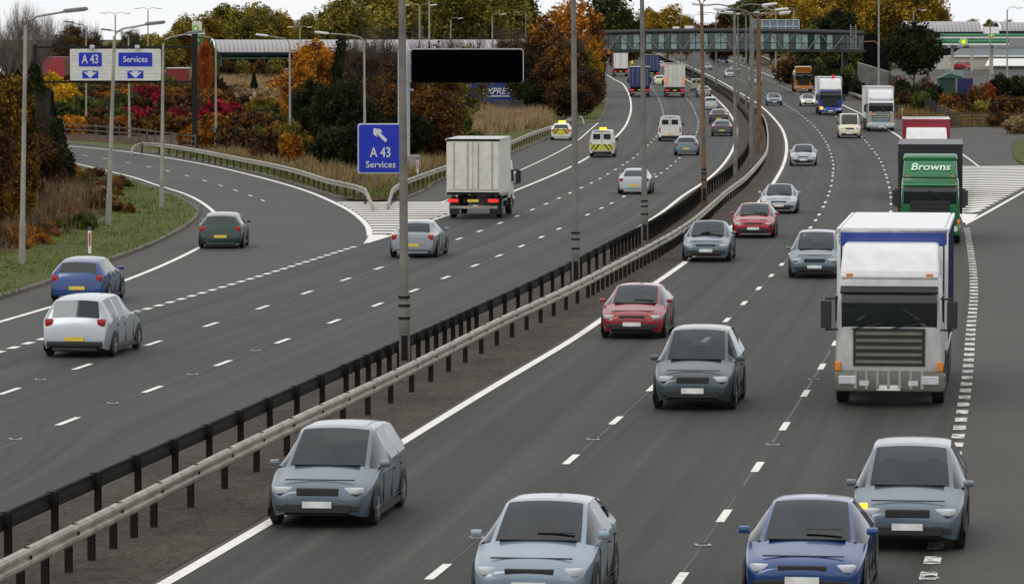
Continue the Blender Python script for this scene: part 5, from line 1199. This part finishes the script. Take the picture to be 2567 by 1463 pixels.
# ------------------------------------------------------------------ vegetation
def crown_mesh(name, seed, ncl, nl, leaf, shape='round', lo=0.0, gap=.0, clr=(.10,.2), asp=1.0):
    g = np.random.default_rng(seed); C_ = []
    while len(C_) < ncl:
        p = g.uniform(-1, 1, 3); r = np.linalg.norm(p)
        if shape == 'cone':
            z = g.uniform(0, 1)**1.25; a = g.uniform(0, 6.283); rr = (1-z)*(.5 if g.random() < .8 else .3)*g.uniform(.75, 1.1)+.02; C_.append((rr*math.cos(a), rr*math.sin(a), z)); continue
        if shape == 'tall':
            if r > 1 or r < .45: continue
            C_.append((p[0]*.40, p[1]*.40, .5+p[2]*.46)); continue
        if r > 1 or r < .5: continue
        z = .5+p[2]*.42; k = 1.0 if z > .35 else .75+z*.7
        C_.append((p[0]*.42*k, p[1]*.42*k, max(z, lo)))
    C_ = np.array(C_); per = nl//ncl; rc = g.uniform(clr[0], clr[1], ncl)
    if shape == 'cone': rc *= .45
    if shape == 'bush': C_[:, 2] = C_[:, 2]*.9
    P_ = []
    ncl = len(C_)
    for c, r in zip(C_, rc):
        q = g.normal(0, 1, (per, 3)); q /= np.linalg.norm(q, axis=1)[:, None]; q *= (g.uniform(.25, 1, per)**.5)[:, None]*r
        q[:, 2] *= asp*(1.4 if shape == 'tall' else 1)
        P_.append(c+q)
    P_ = np.concatenate(P_); n = len(P_)
    P_[:, 2] = np.abs(P_[:, 2])
    s = leaf*g.uniform(.35, 1.75, n)
    u = g.normal(0, 1, (n, 3)); u /= np.linalg.norm(u, axis=1)[:, None]; t = g.normal(0, 1, (n, 3)); v = np.cross(u, t); v /= np.linalg.norm(v, axis=1)[:, None]
    u *= s[:, None]; v *= (s*.62)[:, None]
    u[:, 2] *= asp; v[:, 2] *= asp
    V_ = np.stack([P_-u, P_-v*.9, P_+u, P_+v*.9], 1).reshape(-1, 3)
    me = bpy.data.meshes.new(name); me.vertices.add(4*n); me.vertices.foreach_set('co', V_.ravel().astype(np.float32))
    me.loops.add(4*n); me.loops.foreach_set('vertex_index', np.arange(4*n, dtype=np.int32)); me.polygons.add(n)
    me.polygons.foreach_set('loop_start', np.arange(0, 4*n, 4, dtype=np.int32)); me.update(); me.validate(); me.materials.append(None); return me
def trunk_mesh(name, seed, limbs=7, r=.02, twig=0, spread=.34, hgt=.8):
    g = random.Random(seed); mb = MB(); pts = [(0,0,-.02)]; x = y = 0
    for k in range(1, 6): x += g.uniform(-.02,.02); y += g.uniform(-.02,.02); pts.append((x, y, hgt*k/5))
    mb.tube(pts, [r*1.3, r*1.05, r*.85, r*.6, r*.4, r*.15], 7)
    for i in range(limbs):
        z = g.uniform(.18, .65)*hgt; a = 2*math.pi*i/limbs+g.uniform(-.4,.4); L_ = spread*g.uniform(.6,1.1)
        p0 = Vector((0,0,z)); p1 = p0+Vector((math.cos(a)*L_*.5, math.sin(a)*L_*.5, .14)); p2 = p1+Vector((math.cos(a)*L_*.45, math.sin(a)*L_*.45, g.uniform(.1,.25)))
        mb.tube([p0,p1,p2], [r*.55,r*.35,r*.1], 5)
        for j in range(twig):
            b = p0.lerp(p2, g.uniform(.3,1)); d = Vector((g.uniform(-1,1), g.uniform(-1,1), g.uniform(.3,1.6))).normalized()*g.uniform(.1,.26); e = b+d
            mb.tube([b, e], [r*.12, r*.04], 3)
            for _ in range(3): dd = Vector((g.uniform(-1,1), g.uniform(-1,1), g.uniform(.2,1.5))).normalized()*.07; mb.tube([b+d*g.uniform(.3,1), b+d+dd], [r*.07,r*.03], 3)
    o = obj(name, mb, M_bark, smooth=True); me = o.data; bpy.data.objects.remove(o); return me
M_bark = mat('bark', (.06,.045,.035), .9, 0, .35, 3); M_barkp = mat('pale_bark', (.16,.13,.115), .9, 0, .3, 3)
ASP = (2.2, 1.25, .7, .4)
SPEC = {'big': (85, 8200, .024, 'round', (.09,.19)), 'tall': (75, 7000, .028, 'tall', (.10,.2)), 'loose': (70, 3400, .022, 'round', (.06,.15)), 'cone': (150, 7500, .03, 'cone', (.12,.22)), 'bush': (48, 2600, .045, 'bush', (.10,.2)), 'wispy': (50, 1700, .032, 'bush', (.08,.2))}
CM = {}
def crown_for(kind, w_, h_, i):
    a = min(range(4), key=lambda k: abs(math.log(ASP[k]/(w_/h_)))); v = i % 3; key = (kind, a, v)
    if key not in CM:
        n, nl, lf, sh, cl = SPEC[kind]; f = max(1.0, min(2.2, 1/ASP[a]))
        CM[key] = crown_mesh('foliage' if kind in ('bush','wispy') else 'crown', 31*a+7*v+len(kind), int(n*f), int(nl*f), lf, sh, clr=cl, asp=ASP[a])
    return CM[key]
TM_OLD = None if True else {'big': [crown_mesh('crown', s, 90, 9500, .022) for s in (1,2,3)], 'tall': [crown_mesh('crown', s, 80, 7500, .024, 'tall') for s in (4,5)], 'loose': [crown_mesh('crown', s, 75, 3400, .020, clr=(.07,.16)) for s in (6,7)],
      'cone': [crown_mesh('crown', s, 150, 8000, .02, 'cone') for s in (8,9)], 'bush': [crown_mesh('foliage', s, 45, 2600, .045, 'bush') for s in (10,11,12)], 'wispy': [crown_mesh('foliage', s, 50, 1500, .035, 'bush', clr=(.1,.22)) for s in (13,14)]}
TR = [trunk_mesh('trunk', s, 7, .02) for s in (1,2,3)]; TRB = [trunk_mesh('trunk', s, 16, .018, 46, .46, .85) for s in (4,5)]; STM = trunk_mesh('stem', 9, 8, .025, 4, .4, .8)
def LM(n, a, b, c, **k): return leafmat('leaves_'+n, a, b, c, **k)
C = {'amber': LM('amber', (.03,.018,.005), (.13,.065,.009), (.34,.19,.016)), 'olive': LM('olive', (.06,.062,.010), (.17,.145,.022), (.30,.235,.04)), 'gold': LM('gold', (.08,.055,.009), (.24,.15,.016), (.44,.28,.025)), 'orange': LM('orange', (.07,.028,.006), (.28,.10,.010), (.52,.22,.018)),
     'rust': LM('rust', (.026,.014,.007), (.095,.042,.012), (.26,.12,.02)), 'brown': LM('brown', (.014,.010,.006), (.045,.026,.012), (.16,.075,.018)), 'dark': LM('dark', (.005,.009,.003), (.014,.022,.006), (.036,.042,.010)),
     'green': LM('green', (.018,.03,.006), (.05,.068,.012), (.13,.13,.025)), 'grey': LM('grey', (.08,.09,.06), (.16,.17,.12), (.30,.30,.22)), 'crimson': LM('crimson', (.04,.006,.008), (.15,.010,.016), (.34,.02,.03)),
     'yellow': LM('yellow', (.24,.13,.01), (.60,.36,.012), (.80,.52,.03)), 'straw': LM('straw', (.13,.085,.04), (.26,.18,.09), (.38,.28,.15)), 'redor': LM('redor', (.12,.02,.01), (.30,.06,.015), (.42,.12,.02)), 'twig': LM('twig', (.10,.085,.075), (.17,.145,.13), (.23,.20,.18))}
ntree = [0]
NAME = {'big': 'broadleaf_tree', 'tall': 'tall_tree', 'loose': 'thin_tree', 'cone': 'conifer', 'bush': 'shrub', 'wispy': 'shrub', 'bare': 'bare_tree'}
def plant(kind, col, x, ytop, Y, wpx, label, group=None, base=None, trunk=.25, yb=None):
    """x, ytop pixel of the crown top; Y depth; wpx pixel width of the crown"""
    if yb is not None: q = G(x, yb); Y = q.y
    X = A(x, ytop, Y); zg = zr(Y)-.05; h = X.z-zg; w_ = wpx/(F/Y); i = ntree[0]; ntree[0] += 1; g = random.Random(i*17+3)
    t = thing(NAME[kind], label, 'tree' if kind not in ('bush', 'wispy') else 'shrub', (X.x, Y, zg), g.uniform(0, 6.28), group)
    tk = STM if kind in ('bush', 'wispy') else (TRB[i % 2] if kind in ('bare', 'loose') else TR[i % 3])
    o = bpy.data.objects.new('stem' if kind in ('bush', 'wispy') else 'trunk', tk); COL.objects.link(o); o.parent = t; o.scale = (w_, w_, h) if kind in ('bush','wispy','bare','loose') else (max(w_*.9, h*.4), max(w_*.9, h*.4), h)
    o.material_slots[0].link = 'OBJECT'; o.material_slots[0].material = M_barkp if kind == 'bare' else M_bark
    if kind != 'bare' or col:
        o = bpy.data.objects.new('foliage' if kind in ('bush','wispy') else 'crown', crown_for(kind if kind != 'bare' else 'wispy', w_, h*(1 if kind in ('bush','wispy','cone') else 1-trunk), i)); COL.objects.link(o); o.parent = t
        lo = 0 if kind in ('bush', 'wispy', 'cone') else trunk
        o.scale = (w_*1.08, w_*1.08, h*(1.0-lo)*1.0); o.location = (0,0,h*lo); o.rotation_euler.z = g.uniform(0, 6.28)
        o.material_slots[0].link = 'OBJECT'; o.material_slots[0].material = C[col]
    return t
B1 = 'row of olive and gold trees beyond the long canopy'
for k, (x, yt, w_, c) in enumerate([(470,40,90,'olive'),(515,30,110,'gold'),(560,4,120,'olive'),(590,60,110,'gold'),(625,-4,120,'olive'),(665,8,100,'olive'),(700,30,100,'gold'),(740,45,90,'green'),(775,28,80,'olive'),(810,22,70,'green'),(850,40,100,'green'),(800,60,90,'olive'),(895,45,110,'grey'),(940,48,110,'grey')]):
    plant('big' if k % 3 else 'tall', c, x, yt, 960+40*(k % 4), w_, f'{["olive","golden","dark green","grey-green"][["olive","gold","green","grey"].index(c)]} tree in the row beyond the long grey canopy', B1, trunk=.05)
B2 = 'tall autumn trees filling the skyline behind the message sign'
for k, (x, yt, w_, c) in enumerate([(870,-15,150,'olive'),(940,-60,200,'olive'),(1020,-70,190,'olive'),(1100,-80,200,'gold'),(1180,-90,190,'olive'),(1250,-60,170,'olive'),(1300,-35,120,'green'),(1350,60,130,'olive'),(1160,40,150,'green'),(1010,50,120,'grey'),(1060,60,110,'grey')]):
    plant('big', c, x, yt, 860+45*(k % 4), w_, f'{["olive","golden-olive","dark green","grey-green"][["olive","gold","green","grey"].index(c)]} tree on the skyline behind the black message sign', B2, trunk=.02)
plant('bare', '', 62, 8, 520, 120, 'bare grey tree against the sky at the far left'); plant('bare', '', 20, 60, 560, 90, 'smaller bare tree at the left edge'); plant('bare', '', 105, 40, 600, 90, 'bare tree right of the leftmost lamp column')
for x, yt, w_, c, k_ in [(185,55,90,'rust','loose'),(150,80,80,'brown','loose'),(235,68,60,'brown','loose'),(330,70,70,'green','loose'),(285,100,70,'olive','big'),(375,75,80,'olive','big'),(420,70,80,'olive','big'),(455,70,70,'rust','big'),(120,110,80,'brown','big'),(40,110,90,'brown','big')]:
    plant(k_, c, x, yt, 720+random.randint(0,80), w_, f'{dict(rust="rust-coloured",brown="brown",green="green",olive="olive")[c]} tree behind the white gantry sign', 'trees behind the gantry', trunk=.08)
plant('big', 'dark', 85, 135, 640, 100, 'dark evergreen mass left of the gantry'); plant('big', 'dark', 40, 140, 640, 80, 'dark evergreen behind the left edge orange tree')
plant('bush', 'yellow', 130, 166, 470, 70, 'brilliant yellow tree below the gantry beam at the left'); plant('bush', 'yellow', 165, 190, 460, 70, 'yellow shrub right of the brilliant yellow tree')
plant('tall', 'redor', 513, 100, 520, 42, 'slim red-orange tree beside the gantry leg', trunk=.05); plant('tall', 'olive', 530, 108, 540, 40, 'slim olive tree beside the red-orange one', trunk=.05)
# left foreground
for x, yt, yb, w_, c, k_, lab in [(10,138,600,150,'amber','big','large orange tree cut by the left edge'),(-40,180,640,150,'rust','big','rust-brown tree at the very left edge'),(40,290,585,120,'amber','big','lower orange tree behind the leftmost column'),
    (90,168,485,130,'dark','cone','dark conifer between the leftmost column and the gantry'),(122,228,480,100,'dark','cone','second dark conifer right of the tallest'),(150,300,472,74,'dark','cone','shorter dark conifer nearest the slip road'),(62,205,500,110,'dark','cone','dark conifer half hidden by the orange tree'),(110,270,488,110,'dark','big','dark evergreen tree filling the foot of the conifers'),
    (95,245,495,75,'brown','loose','russet tree standing before the dark conifers'),(90,330,505,150,'brown','big','brown rounded tree below the dark conifers'),(140,350,478,90,'dark','bush','dark round shrub at the brow beside the slip road'),(50,380,540,110,'brown','bush','brown shrub below the lower orange tree'),(100,405,500,110,'dark','bush','dark shrub below the brown tree')]:
    plant(k_, c, x, yt, 0, w_, lab, yb=yb, trunk=.02)
g = random.Random(5)
for k in range(190):
    x = g.uniform(-10, 330); t_ = g.random(); yb = 455+t_*190
    yb = 432+t_*215
    if x > float(np.interp(yb, [430,480,540,585,620,655], [235,330,318,240,130,40]))+g.uniform(-30,15): continue
    hp = g.uniform(24, 52)*(yb-80)/420; c = g.choice(['brown','rust','straw','brown','brown','rust','rust','orange','green'])
    plant(g.choice(['bush','wispy','wispy']), c, x, yb-hp, 0, hp*g.uniform(.9,1.5), f'{dict(brown="brown",rust="russet",straw="straw-coloured",orange="orange",green="green")[c]} shrub in the scrub on the left bank', 'scrub shrubs on the left bank', yb=yb)
# scrub beyond the slip road
def scol(x, y):
    r_ = g.random()
    if 320 < x < 450 and 240 < y < 320: return 'crimson' if r_ < .12 else 'rust' if r_ < .6 else 'brown'
    if 450 < x < 560 and 230 < y < 300: return 'crimson' if r_ < .08 else 'rust' if r_ < .6 else 'brown'
    if 560 < x < 690 and y < 250: return 'straw' if r_ < .45 else 'crimson' if r_ < .55 else 'rust'
    if 280 < x < 400 and y < 250: return 'orange' if r_ < .6 else 'rust'
    return g.choice(['rust','green','brown','orange','brown','rust','brown','green'])
for j, yb in enumerate([212,230,249,269,291,315,342,371,401]):
    x = 60+g.uniform(0,25)
    xr = 760 if yb < 380 else 860
    while x < xr:
        lo = 345+(x-160)*.083 if x < 600 else 385+(x-600)*.27
        if yb < lo:
            hp = g.uniform(34, 62)*(yb+60)/360; c = scol(x, yb-hp/2)
            if yb < 240: hp *= .7
            plant(g.choice(['bush','bush','wispy']), c, x, yb-hp, 0, hp*g.uniform(1.3,2.1), f'{dict(brown="brown",rust="russet",straw="straw-coloured",orange="orange",green="green",olive="olive",crimson="crimson")[c]} shrub in the scrub between the slip road and the services', 'scrub shrubs beyond the slip road', yb=yb+g.uniform(-5,5))
        x += g.uniform(30, 52)*(yb+60)/330
plant('bush', 'crimson', 440, 262, 0, 56, 'vivid crimson shrub left of the gantry leg', yb=318); plant('bush', 'crimson', 360, 290, 0, 44, 'deep red shrub beyond the low wooden fence', yb=335)
plant('bush', 'orange', 300, 287, 0, 80, 'orange shrub behind the second left lamp column', yb=335); plant('cone', 'dark', 637, 185, 0, 34, 'small dark conifer in the pale dry grass', yb=262)
plant('bush', 'yellow', 610, 266, 0, 36, 'small orange-yellow shrub among the russet scrub', yb=300); plant('bush', 'gold', 655, 240, 0, 70, 'golden shrub left of the dark thicket', yb=300)
# thicket above the blue sign
for x, yt, yb, w_, c, k_, lab in [(800,92,330,170,'orange','big','bright orange tree at the left of the dark thicket'),(755,150,345,100,'orange','big','lower orange tree at the edge of the canopy view'),(860,85,340,60,'dark','tall','narrow dark evergreen right of the bright orange tree'),
    (780,190,395,120,'dark','big','dark green tree at the left foot of the thicket'),(850,185,405,140,'dark','big','dark green tree above the crash barrier'),(910,230,400,120,'dark','big','dark tree behind the blue route sign'),
    (905,95,380,130,'brown','loose','thin brown tree left of the nearest reserve column'),(950,80,370,140,'rust','loose','thin russet tree behind the nearest reserve column'),(985,180,395,150,'brown','big','brown tree behind the message sign mast'),(1000,110,360,120,'rust','big','russet tree at the message sign mast'),
    (1090,90,330,150,'rust','loose','thin russet tree above the message sign'),(1160,100,320,150,'olive','loose','olive thin tree above the message sign'),(1080,215,400,150,'rust','big','russet tree below the message sign'),(1112,220,385,110,'brown','big','brown tree below the message sign'),(1020,260,405,120,'dark','big','dark tree beside the concrete plinth'),
    (1165,250,362,40,'green','bush','green shrub left of the EXPRESS trailer'),(735,285,405,70,'olive','bush','olive shrub at the foot of the thicket'),(730,320,412,60,'orange','bush','orange shrub at the foot of the thicket beside the lamp column'),(700,290,392,80,'rust','bush','russet shrub left of the thicket'),
    (890,290,430,90,'dark','bush','dark shrub left of the blue sign'),(1120,310,400,120,'brown','bush','brown shrub above the white box lorry'),(1190,320,392,90,'green','bush','green shrub above the white box lorry'),(830,300,420,110,'dark','bush','dark shrub behind the slip road barrier')]:
    plant(k_, c, x, yt, 0, w_, lab, yb=yb, trunk=.04)
# cluster left of the footbridge
for x, yt, yb, w_, c, k_, lab in [(1425,-25,262,180,'orange','big','tall orange tree left of the footbridge'),(1370,50,270,120,'rust','big','russet tree left of the tall orange one'),(1290,75,262,120,'rust','loose','thin russet tree above the end of the message sign'),(1330,110,285,120,'brown','big','brown tree right of the message sign'),
    (1400,100,292,120,'rust','big','russet tree below the tall orange one'),(1465,105,268,90,'gold','big','golden tree under the footbridge end'),(1460,165,297,90,'brown','big','dark brown tree beside the patrol car barrier'),(1490,170,272,60,'brown','big','dark brown tree overhanging the motorway edge'),(1350,190,292,110,'dark','big','dark undergrowth tree right of the EXPRESS trailer'),(1420,190,300,100,'brown','big','brown undergrowth tree above the grass bank'),(1500,120,240,40,'brown','big','brown tree touching the footbridge end'),(1440,80,280,80,'dark','loose','dark ivy-clad tree before the tall orange one')]:
    plant(k_, c, x, yt, 0, w_, lab, yb=yb, trunk=.03)
for x, yt, Y, w_, c, k_, lab in [(1530,-40,1000,120,'green','tall','dark green tall tree just left of the golden tree'),(1575,30,1060,90,'green','tall','shorter dark green tree sloping to the golden tree'),(1612,48,1200,70,'gold','tall','golden-green tree between the green slope and the gold dome'),(1675,2,1150,120,'gold','big','large golden dome tree above the footbridge'),(1630,14,1180,80,'gold','big','golden tree joined to the left of the large dome'),(1722,32,1160,60,'gold','big','golden tree joined to the right of the large dome'),
    (1822,14,1000,75,'brown','big','dark brown tree right of the sky gap'),(1760,62,1500,70,'dark','big','low far tree in the sky gap'),(1790,50,1000,50,'brown','big','low brown tree in the sky gap'),(1875,-30,1000,120,'green','big','green tree above the framed sign'),(1935,-60,980,150,'green','big','tall green tree right of the column cluster'),(2000,-50,960,150,'gold','big','golden tree above the footbridge end'),(2060,-60,940,150,'gold','big','golden tree left of the dark tree by the ladder'),
    (2100,16,760,150,'dark','big','dark tree behind the footbridge ladder'),(2130,-60,900,150,'gold','big','golden-brown tree behind the pale tall pole'),(2200,-50,920,150,'olive','big','olive tree behind the stair cover'),(2260,-60,900,140,'gold','big','amber tree at the right of the autumn row'),(2320,-50,940,120,'gold','big','gold tree above the barrel roof'),(2355,2,960,70,'olive','big','olive tree at the right end of the autumn row'),
    (2040,60,700,120,'green','big','green tree behind the footbridge truss'),(2180,90,700,110,'green','big','green tree behind the black stair cover'),(1990,140,660,110,'brown','bush','brown undergrowth under the footbridge'),(2440,38,1300,50,'olive','big','small far tree on the right horizon, left one'),(2480,42,1300,45,'olive','big','small far tree on the right horizon, middle one'),(2525,44,1300,55,'green','big','small far tree on the right horizon, right one'),
    (2290,62,505,150,'dark','big','big dark spreading tree before the filling station')]:
    plant(k_, c, x, yt, Y, w_, lab, trunk=.03 if 'spreading' not in lab else .38)
for x, yt, yb, w_, c, k_ in [(2505,172,262,60,'dark','bush'),(2560,178,262,70,'dark','bush'),(2380,225,288,60,'rust','bush'),(2405,222,280,50,'brown','bush'),(2450,205,285,60,'rust','bush'),(2475,195,280,50,'redor','bush'),(2420,250,300,70,'rust','wispy'),(2470,240,300,80,'olive','wispy'),(2520,230,305,90,'brown','bush'),(2560,240,300,80,'rust','bush'),(2350,262,296,60,'straw','wispy'),(2380,270,310,60,'straw','wispy'),(2545,290,335,70,'straw','bush'),(2580,280,335,80,'straw','bush'),(2500,270,318,60,'brown','wispy'),
    (2100,165,250,80,'dark','bush'),(2125,150,243,50,'green','bush'),(2060,150,235,60,'dark','bush'),(2020,140,220,80,'dark','bush'),(1975,145,185,40,'rust','wispy'),(1950,150,178,40,'straw','wispy'),(2000,165,200,40,'olive','wispy'),(570,140,205,46,'brown','bush'),(610,142,205,50,'olive','bush'),(650,138,206,44,'rust','bush'),(690,136,206,50,'olive','bush'),(2300,205,272,80,'dark','bush'),(2265,198,266,70,'dark','bush'),(2335,205,268,60,'dark','bush'),(2240,215,268,60,'dark','bush'),(2270,225,280,60,'brown','bush'),(2310,225,288,60,'green','bush'),(2335,215,285,50,'dark','bush'),(2150,190,248,40,'dark','bush'),(2255,180,258,60,'brown','wispy'),(2320,180,270,50,'brown','wispy'),(2085,130,225,60,'dark','bush')]:
    plant(k_, c, x, yt, 0, w_, f'{dict(dark="dark green",rust="russet",brown="brown",redor="red-orange",olive="olive",straw="straw-coloured",green="green")[c]} shrub {"on the bank in front of the filling station" if x > 2230 else "on the verge near the footbridge end" if x > 1500 else "growing before the shaded side of the long canopy"}', 'shrubs around the services', yb=yb)
# grass and dry stalks
def tufts(name, pts, hmin, hmax, m, lab, w_=.02, per=9, spread=.25):
    n = len(pts)*per; P_ = np.repeat(np.array(pts), per, 0); P_[:, :2] += rng.normal(0, spread, (n, 2)); a = rng.uniform(0, 6.28, n); h = rng.uniform(hmin, hmax, n); ln = rng.normal(0, .28, (n, 2))*h[:, None]
    d = np.stack([np.cos(a)*w_, np.sin(a)*w_, np.zeros(n)], 1); t_ = P_.copy(); t_[:, :2] += ln; t_[:, 2] += h
    V_ = np.stack([P_-d, P_+d, t_], 1).reshape(-1, 3); me = bpy.data.meshes.new(name); me.vertices.add(3*n); me.vertices.foreach_set('co', V_.ravel().astype(np.float32)); me.loops.add(3*n); me.loops.foreach_set('vertex_index', np.arange(3*n, dtype=np.int32))
    me.polygons.add(n); me.polygons.foreach_set('loop_start', np.arange(0, 3*n, 3, dtype=np.int32)); me.update(); me.validate(); me.materials.append(m)
    o = bpy.data.objects.new(name, me); COL.objects.link(o); tag(o, lab, 'grass'); o['kind'] = 'stuff'; return o
def sidedist(pl, p): e, q, d = nearest(pl, p); return math.sqrt(e)
def scatter(n, x0, x1, y0, y1, cond, top=None, z=.1):
    out_ = []
    for _ in range(n):
        X = random.uniform(x0, x1); Y = random.uniform(y0, y1); p = Vector((X, Y, 0))
        if cond(p): out_.append((X, Y, zr(Y)+z+(top(X, Y) if top else 0)))
    return out_
def inpoly(poly):
    P2 = [(p.x, p.y) for p in poly]
    def f(p, m_=0):
        c = False; j = len(P2)-1
        for i in range(len(P2)):
            a = P2[i]; b = P2[j]
            if (a[1] > p.y) != (b[1] > p.y) and p.x < (b[0]-a[0])*(p.y-a[1])/(b[1]-a[1])+a[0]: c = not c
            j = i
        return c
    return f
inL = inpoly(KL+[Vector((-200, KL[-1].y, 0)), Vector((-200, 70, 0)), Vector((KL[0].x, 70, 0))]); inW = inpoly(WG+[Vector((WG[-1].x, 900, 0)), Vector((-900, 900, 0)), Vector((-900, WG[0].y, 0))])
a1 = scatter(9000, -36, -8, 105, 300, inL, left_top)
tufts('short_grass', [p for p in a1 if sidedist(KL, Vector((p[0], p[1], 0))) < 7.5], .06, .2, leafmat('grass_blades', (.05,.10,.012), (.09,.14,.02), (.17,.17,.05), scale=.4), 'short green grass on the left verge behind the kerb', .03, 8, .3)
tufts('dry_stalks', [p for p in a1[:6500] if sidedist(KL, Vector((p[0], p[1], 0))) > 3.6+random.random()*2.5], .3, .95, leafmat('dry_stalks_mat', (.06,.035,.02), (.13,.085,.045), (.26,.18,.09), scale=.3), 'tall dry brown stalks covering the left bank', .022, 10, .35)
a2 = scatter(5200, -34, 4, 190, 330, inW)
tufts('dry_grass', [p for p in a2 if sidedist(WG, Vector((p[0], p[1], 0))) > 2.2], .25, .8, leafmat('wedge_dry_grass', (.12,.09,.03), (.26,.19,.08), (.40,.30,.15), scale=.3), 'dry straw grass in the wedge behind the barriers', .03, 9, .35)
tufts('verge_tufts', [p for p in a2 if sidedist(WG, Vector((p[0], p[1], 0))) <= 2.6], .1, .35, MATS.get('x') or bpy.data.materials['grass_blades'], 'green grass tufts along the edge of the wedge', .03, 8, .3)
a3 = []
for _ in range(5000):
    x = random.uniform(525, 820); y = random.uniform(192, 245); q = G(x, y); a3.append((q.x, q.y, q.z+.1))
for _ in range(2600):
    x = random.uniform(1195, 1370); y = random.uniform(250, 345); q = G(x, y)
    if inW(q) and y < 345-(x-1195)*.16: a3.append((q.x, q.y, q.z+.1))
tufts('pale_grass', a3, .5, 1.5, leafmat('pale_grass_mat', (.16,.10,.05), (.28,.19,.10), (.40,.29,.17), scale=.3), 'pale dry grass in front of the canopy and below the blue trailer', .045, 7, .5)
a4 = []
for _ in range(4200):
    x = random.uniform(2235, 2600); y = random.uniform(232, 325); q = G(x, y)
    if not inpoly_r(q) if False else y < 318 and (x > 2390 or y < 300 or x > 2330): a4.append((q.x, q.y, q.z+.1))
tufts('bank_grass', a4, .3, 1.0, leafmat('bank_grass_mat', (.10,.05,.02), (.20,.12,.05), (.24,.20,.06), scale=.25), 'russet and straw grass on the bank before the filling station', .04, 7, .5)

# ------------------------------------------------------------------ light, world, camera
el, az = R(42), R(215)   # soft sun behind cloud, from behind the camera to the left
sd = bpy.data.lights.new('sun', 'SUN'); sd.energy = .7; sd.angle = R(20); sd.color = (1, .97, .92)
so = bpy.data.objects.new('sun', sd); COL.objects.link(so)
d = Vector((math.sin(az)*math.cos(el), math.cos(az)*math.cos(el), math.sin(el)))
so.rotation_euler = d.to_track_quat('Z', 'Y').to_euler()
w = bpy.data.worlds.new('World'); sc.world = w; w.use_nodes = True; N = w.node_tree.nodes; L = w.node_tree.links
sky = sk = N.new('ShaderNodeTexSky'); sk.sky_type = 'NISHITA'; sk.sun_disc = False; sk.sun_elevation = el; sk.sun_rotation = az; sk.dust_density = 1.5; sk.air_density = 1.0; sk.ozone_density = 1
hs = N.new('ShaderNodeHueSaturation'); hs.inputs['Saturation'].default_value = .28; L.new(sk.outputs[0], hs.inputs['Color'])
tc = N.new('ShaderNodeTexCoord'); mp = N.new('ShaderNodeMapping'); mp.inputs['Scale'].default_value = (1,1,5); L.new(tc.outputs['Generated'], mp.inputs['Vector'])
cn = N.new('ShaderNodeTexNoise'); cn.inputs['Scale'].default_value = 2.2; cn.inputs['Detail'].default_value = 7; L.new(mp.outputs['Vector'], cn.inputs['Vector'])
cr = N.new('ShaderNodeValToRGB'); cr.color_ramp.elements[0].position = .3; cr.color_ramp.elements[0].color = (.86,.90,.95,1); cr.color_ramp.elements[1].position = .6; cr.color_ramp.elements[1].color = (1,.99,.97,1); L.new(cn.outputs['Fac'], cr.inputs['Fac'])
ml = N.new('ShaderNodeVectorMath'); ml.operation = 'SCALE'; ml.inputs['Scale'].default_value = 10.6; L.new(cr.outputs['Color'], ml.inputs[0])
mx = N.new('ShaderNodeMix'); mx.data_type = 'RGBA'; mx.inputs[0].default_value = .85; L.new(hs.outputs[0], mx.inputs[6]); L.new(ml.outputs[0], mx.inputs[7])   # overcast cloud deck over the sky
bg = N['Background']; L.new(mx.outputs[2], bg.inputs['Color']); bg.inputs['Strength'].default_value = .14
cam = bpy.data.cameras.new('camera'); cam.sensor_width = 36; cam.lens = 36*F/PW; cam.clip_end = 6000; cam.clip_start = 1
co = bpy.data.objects.new('camera', cam); COL.objects.link(co); co.location = (0,0,CZ); co.rotation_euler = (math.pi/2-PITCH, 0, 0); sc.camera = co
sc.view_settings.view_transform = 'Standard'; sc.view_settings.look = 'None'; sc.view_settings.exposure = -.38; sc.view_settings.gamma = 1
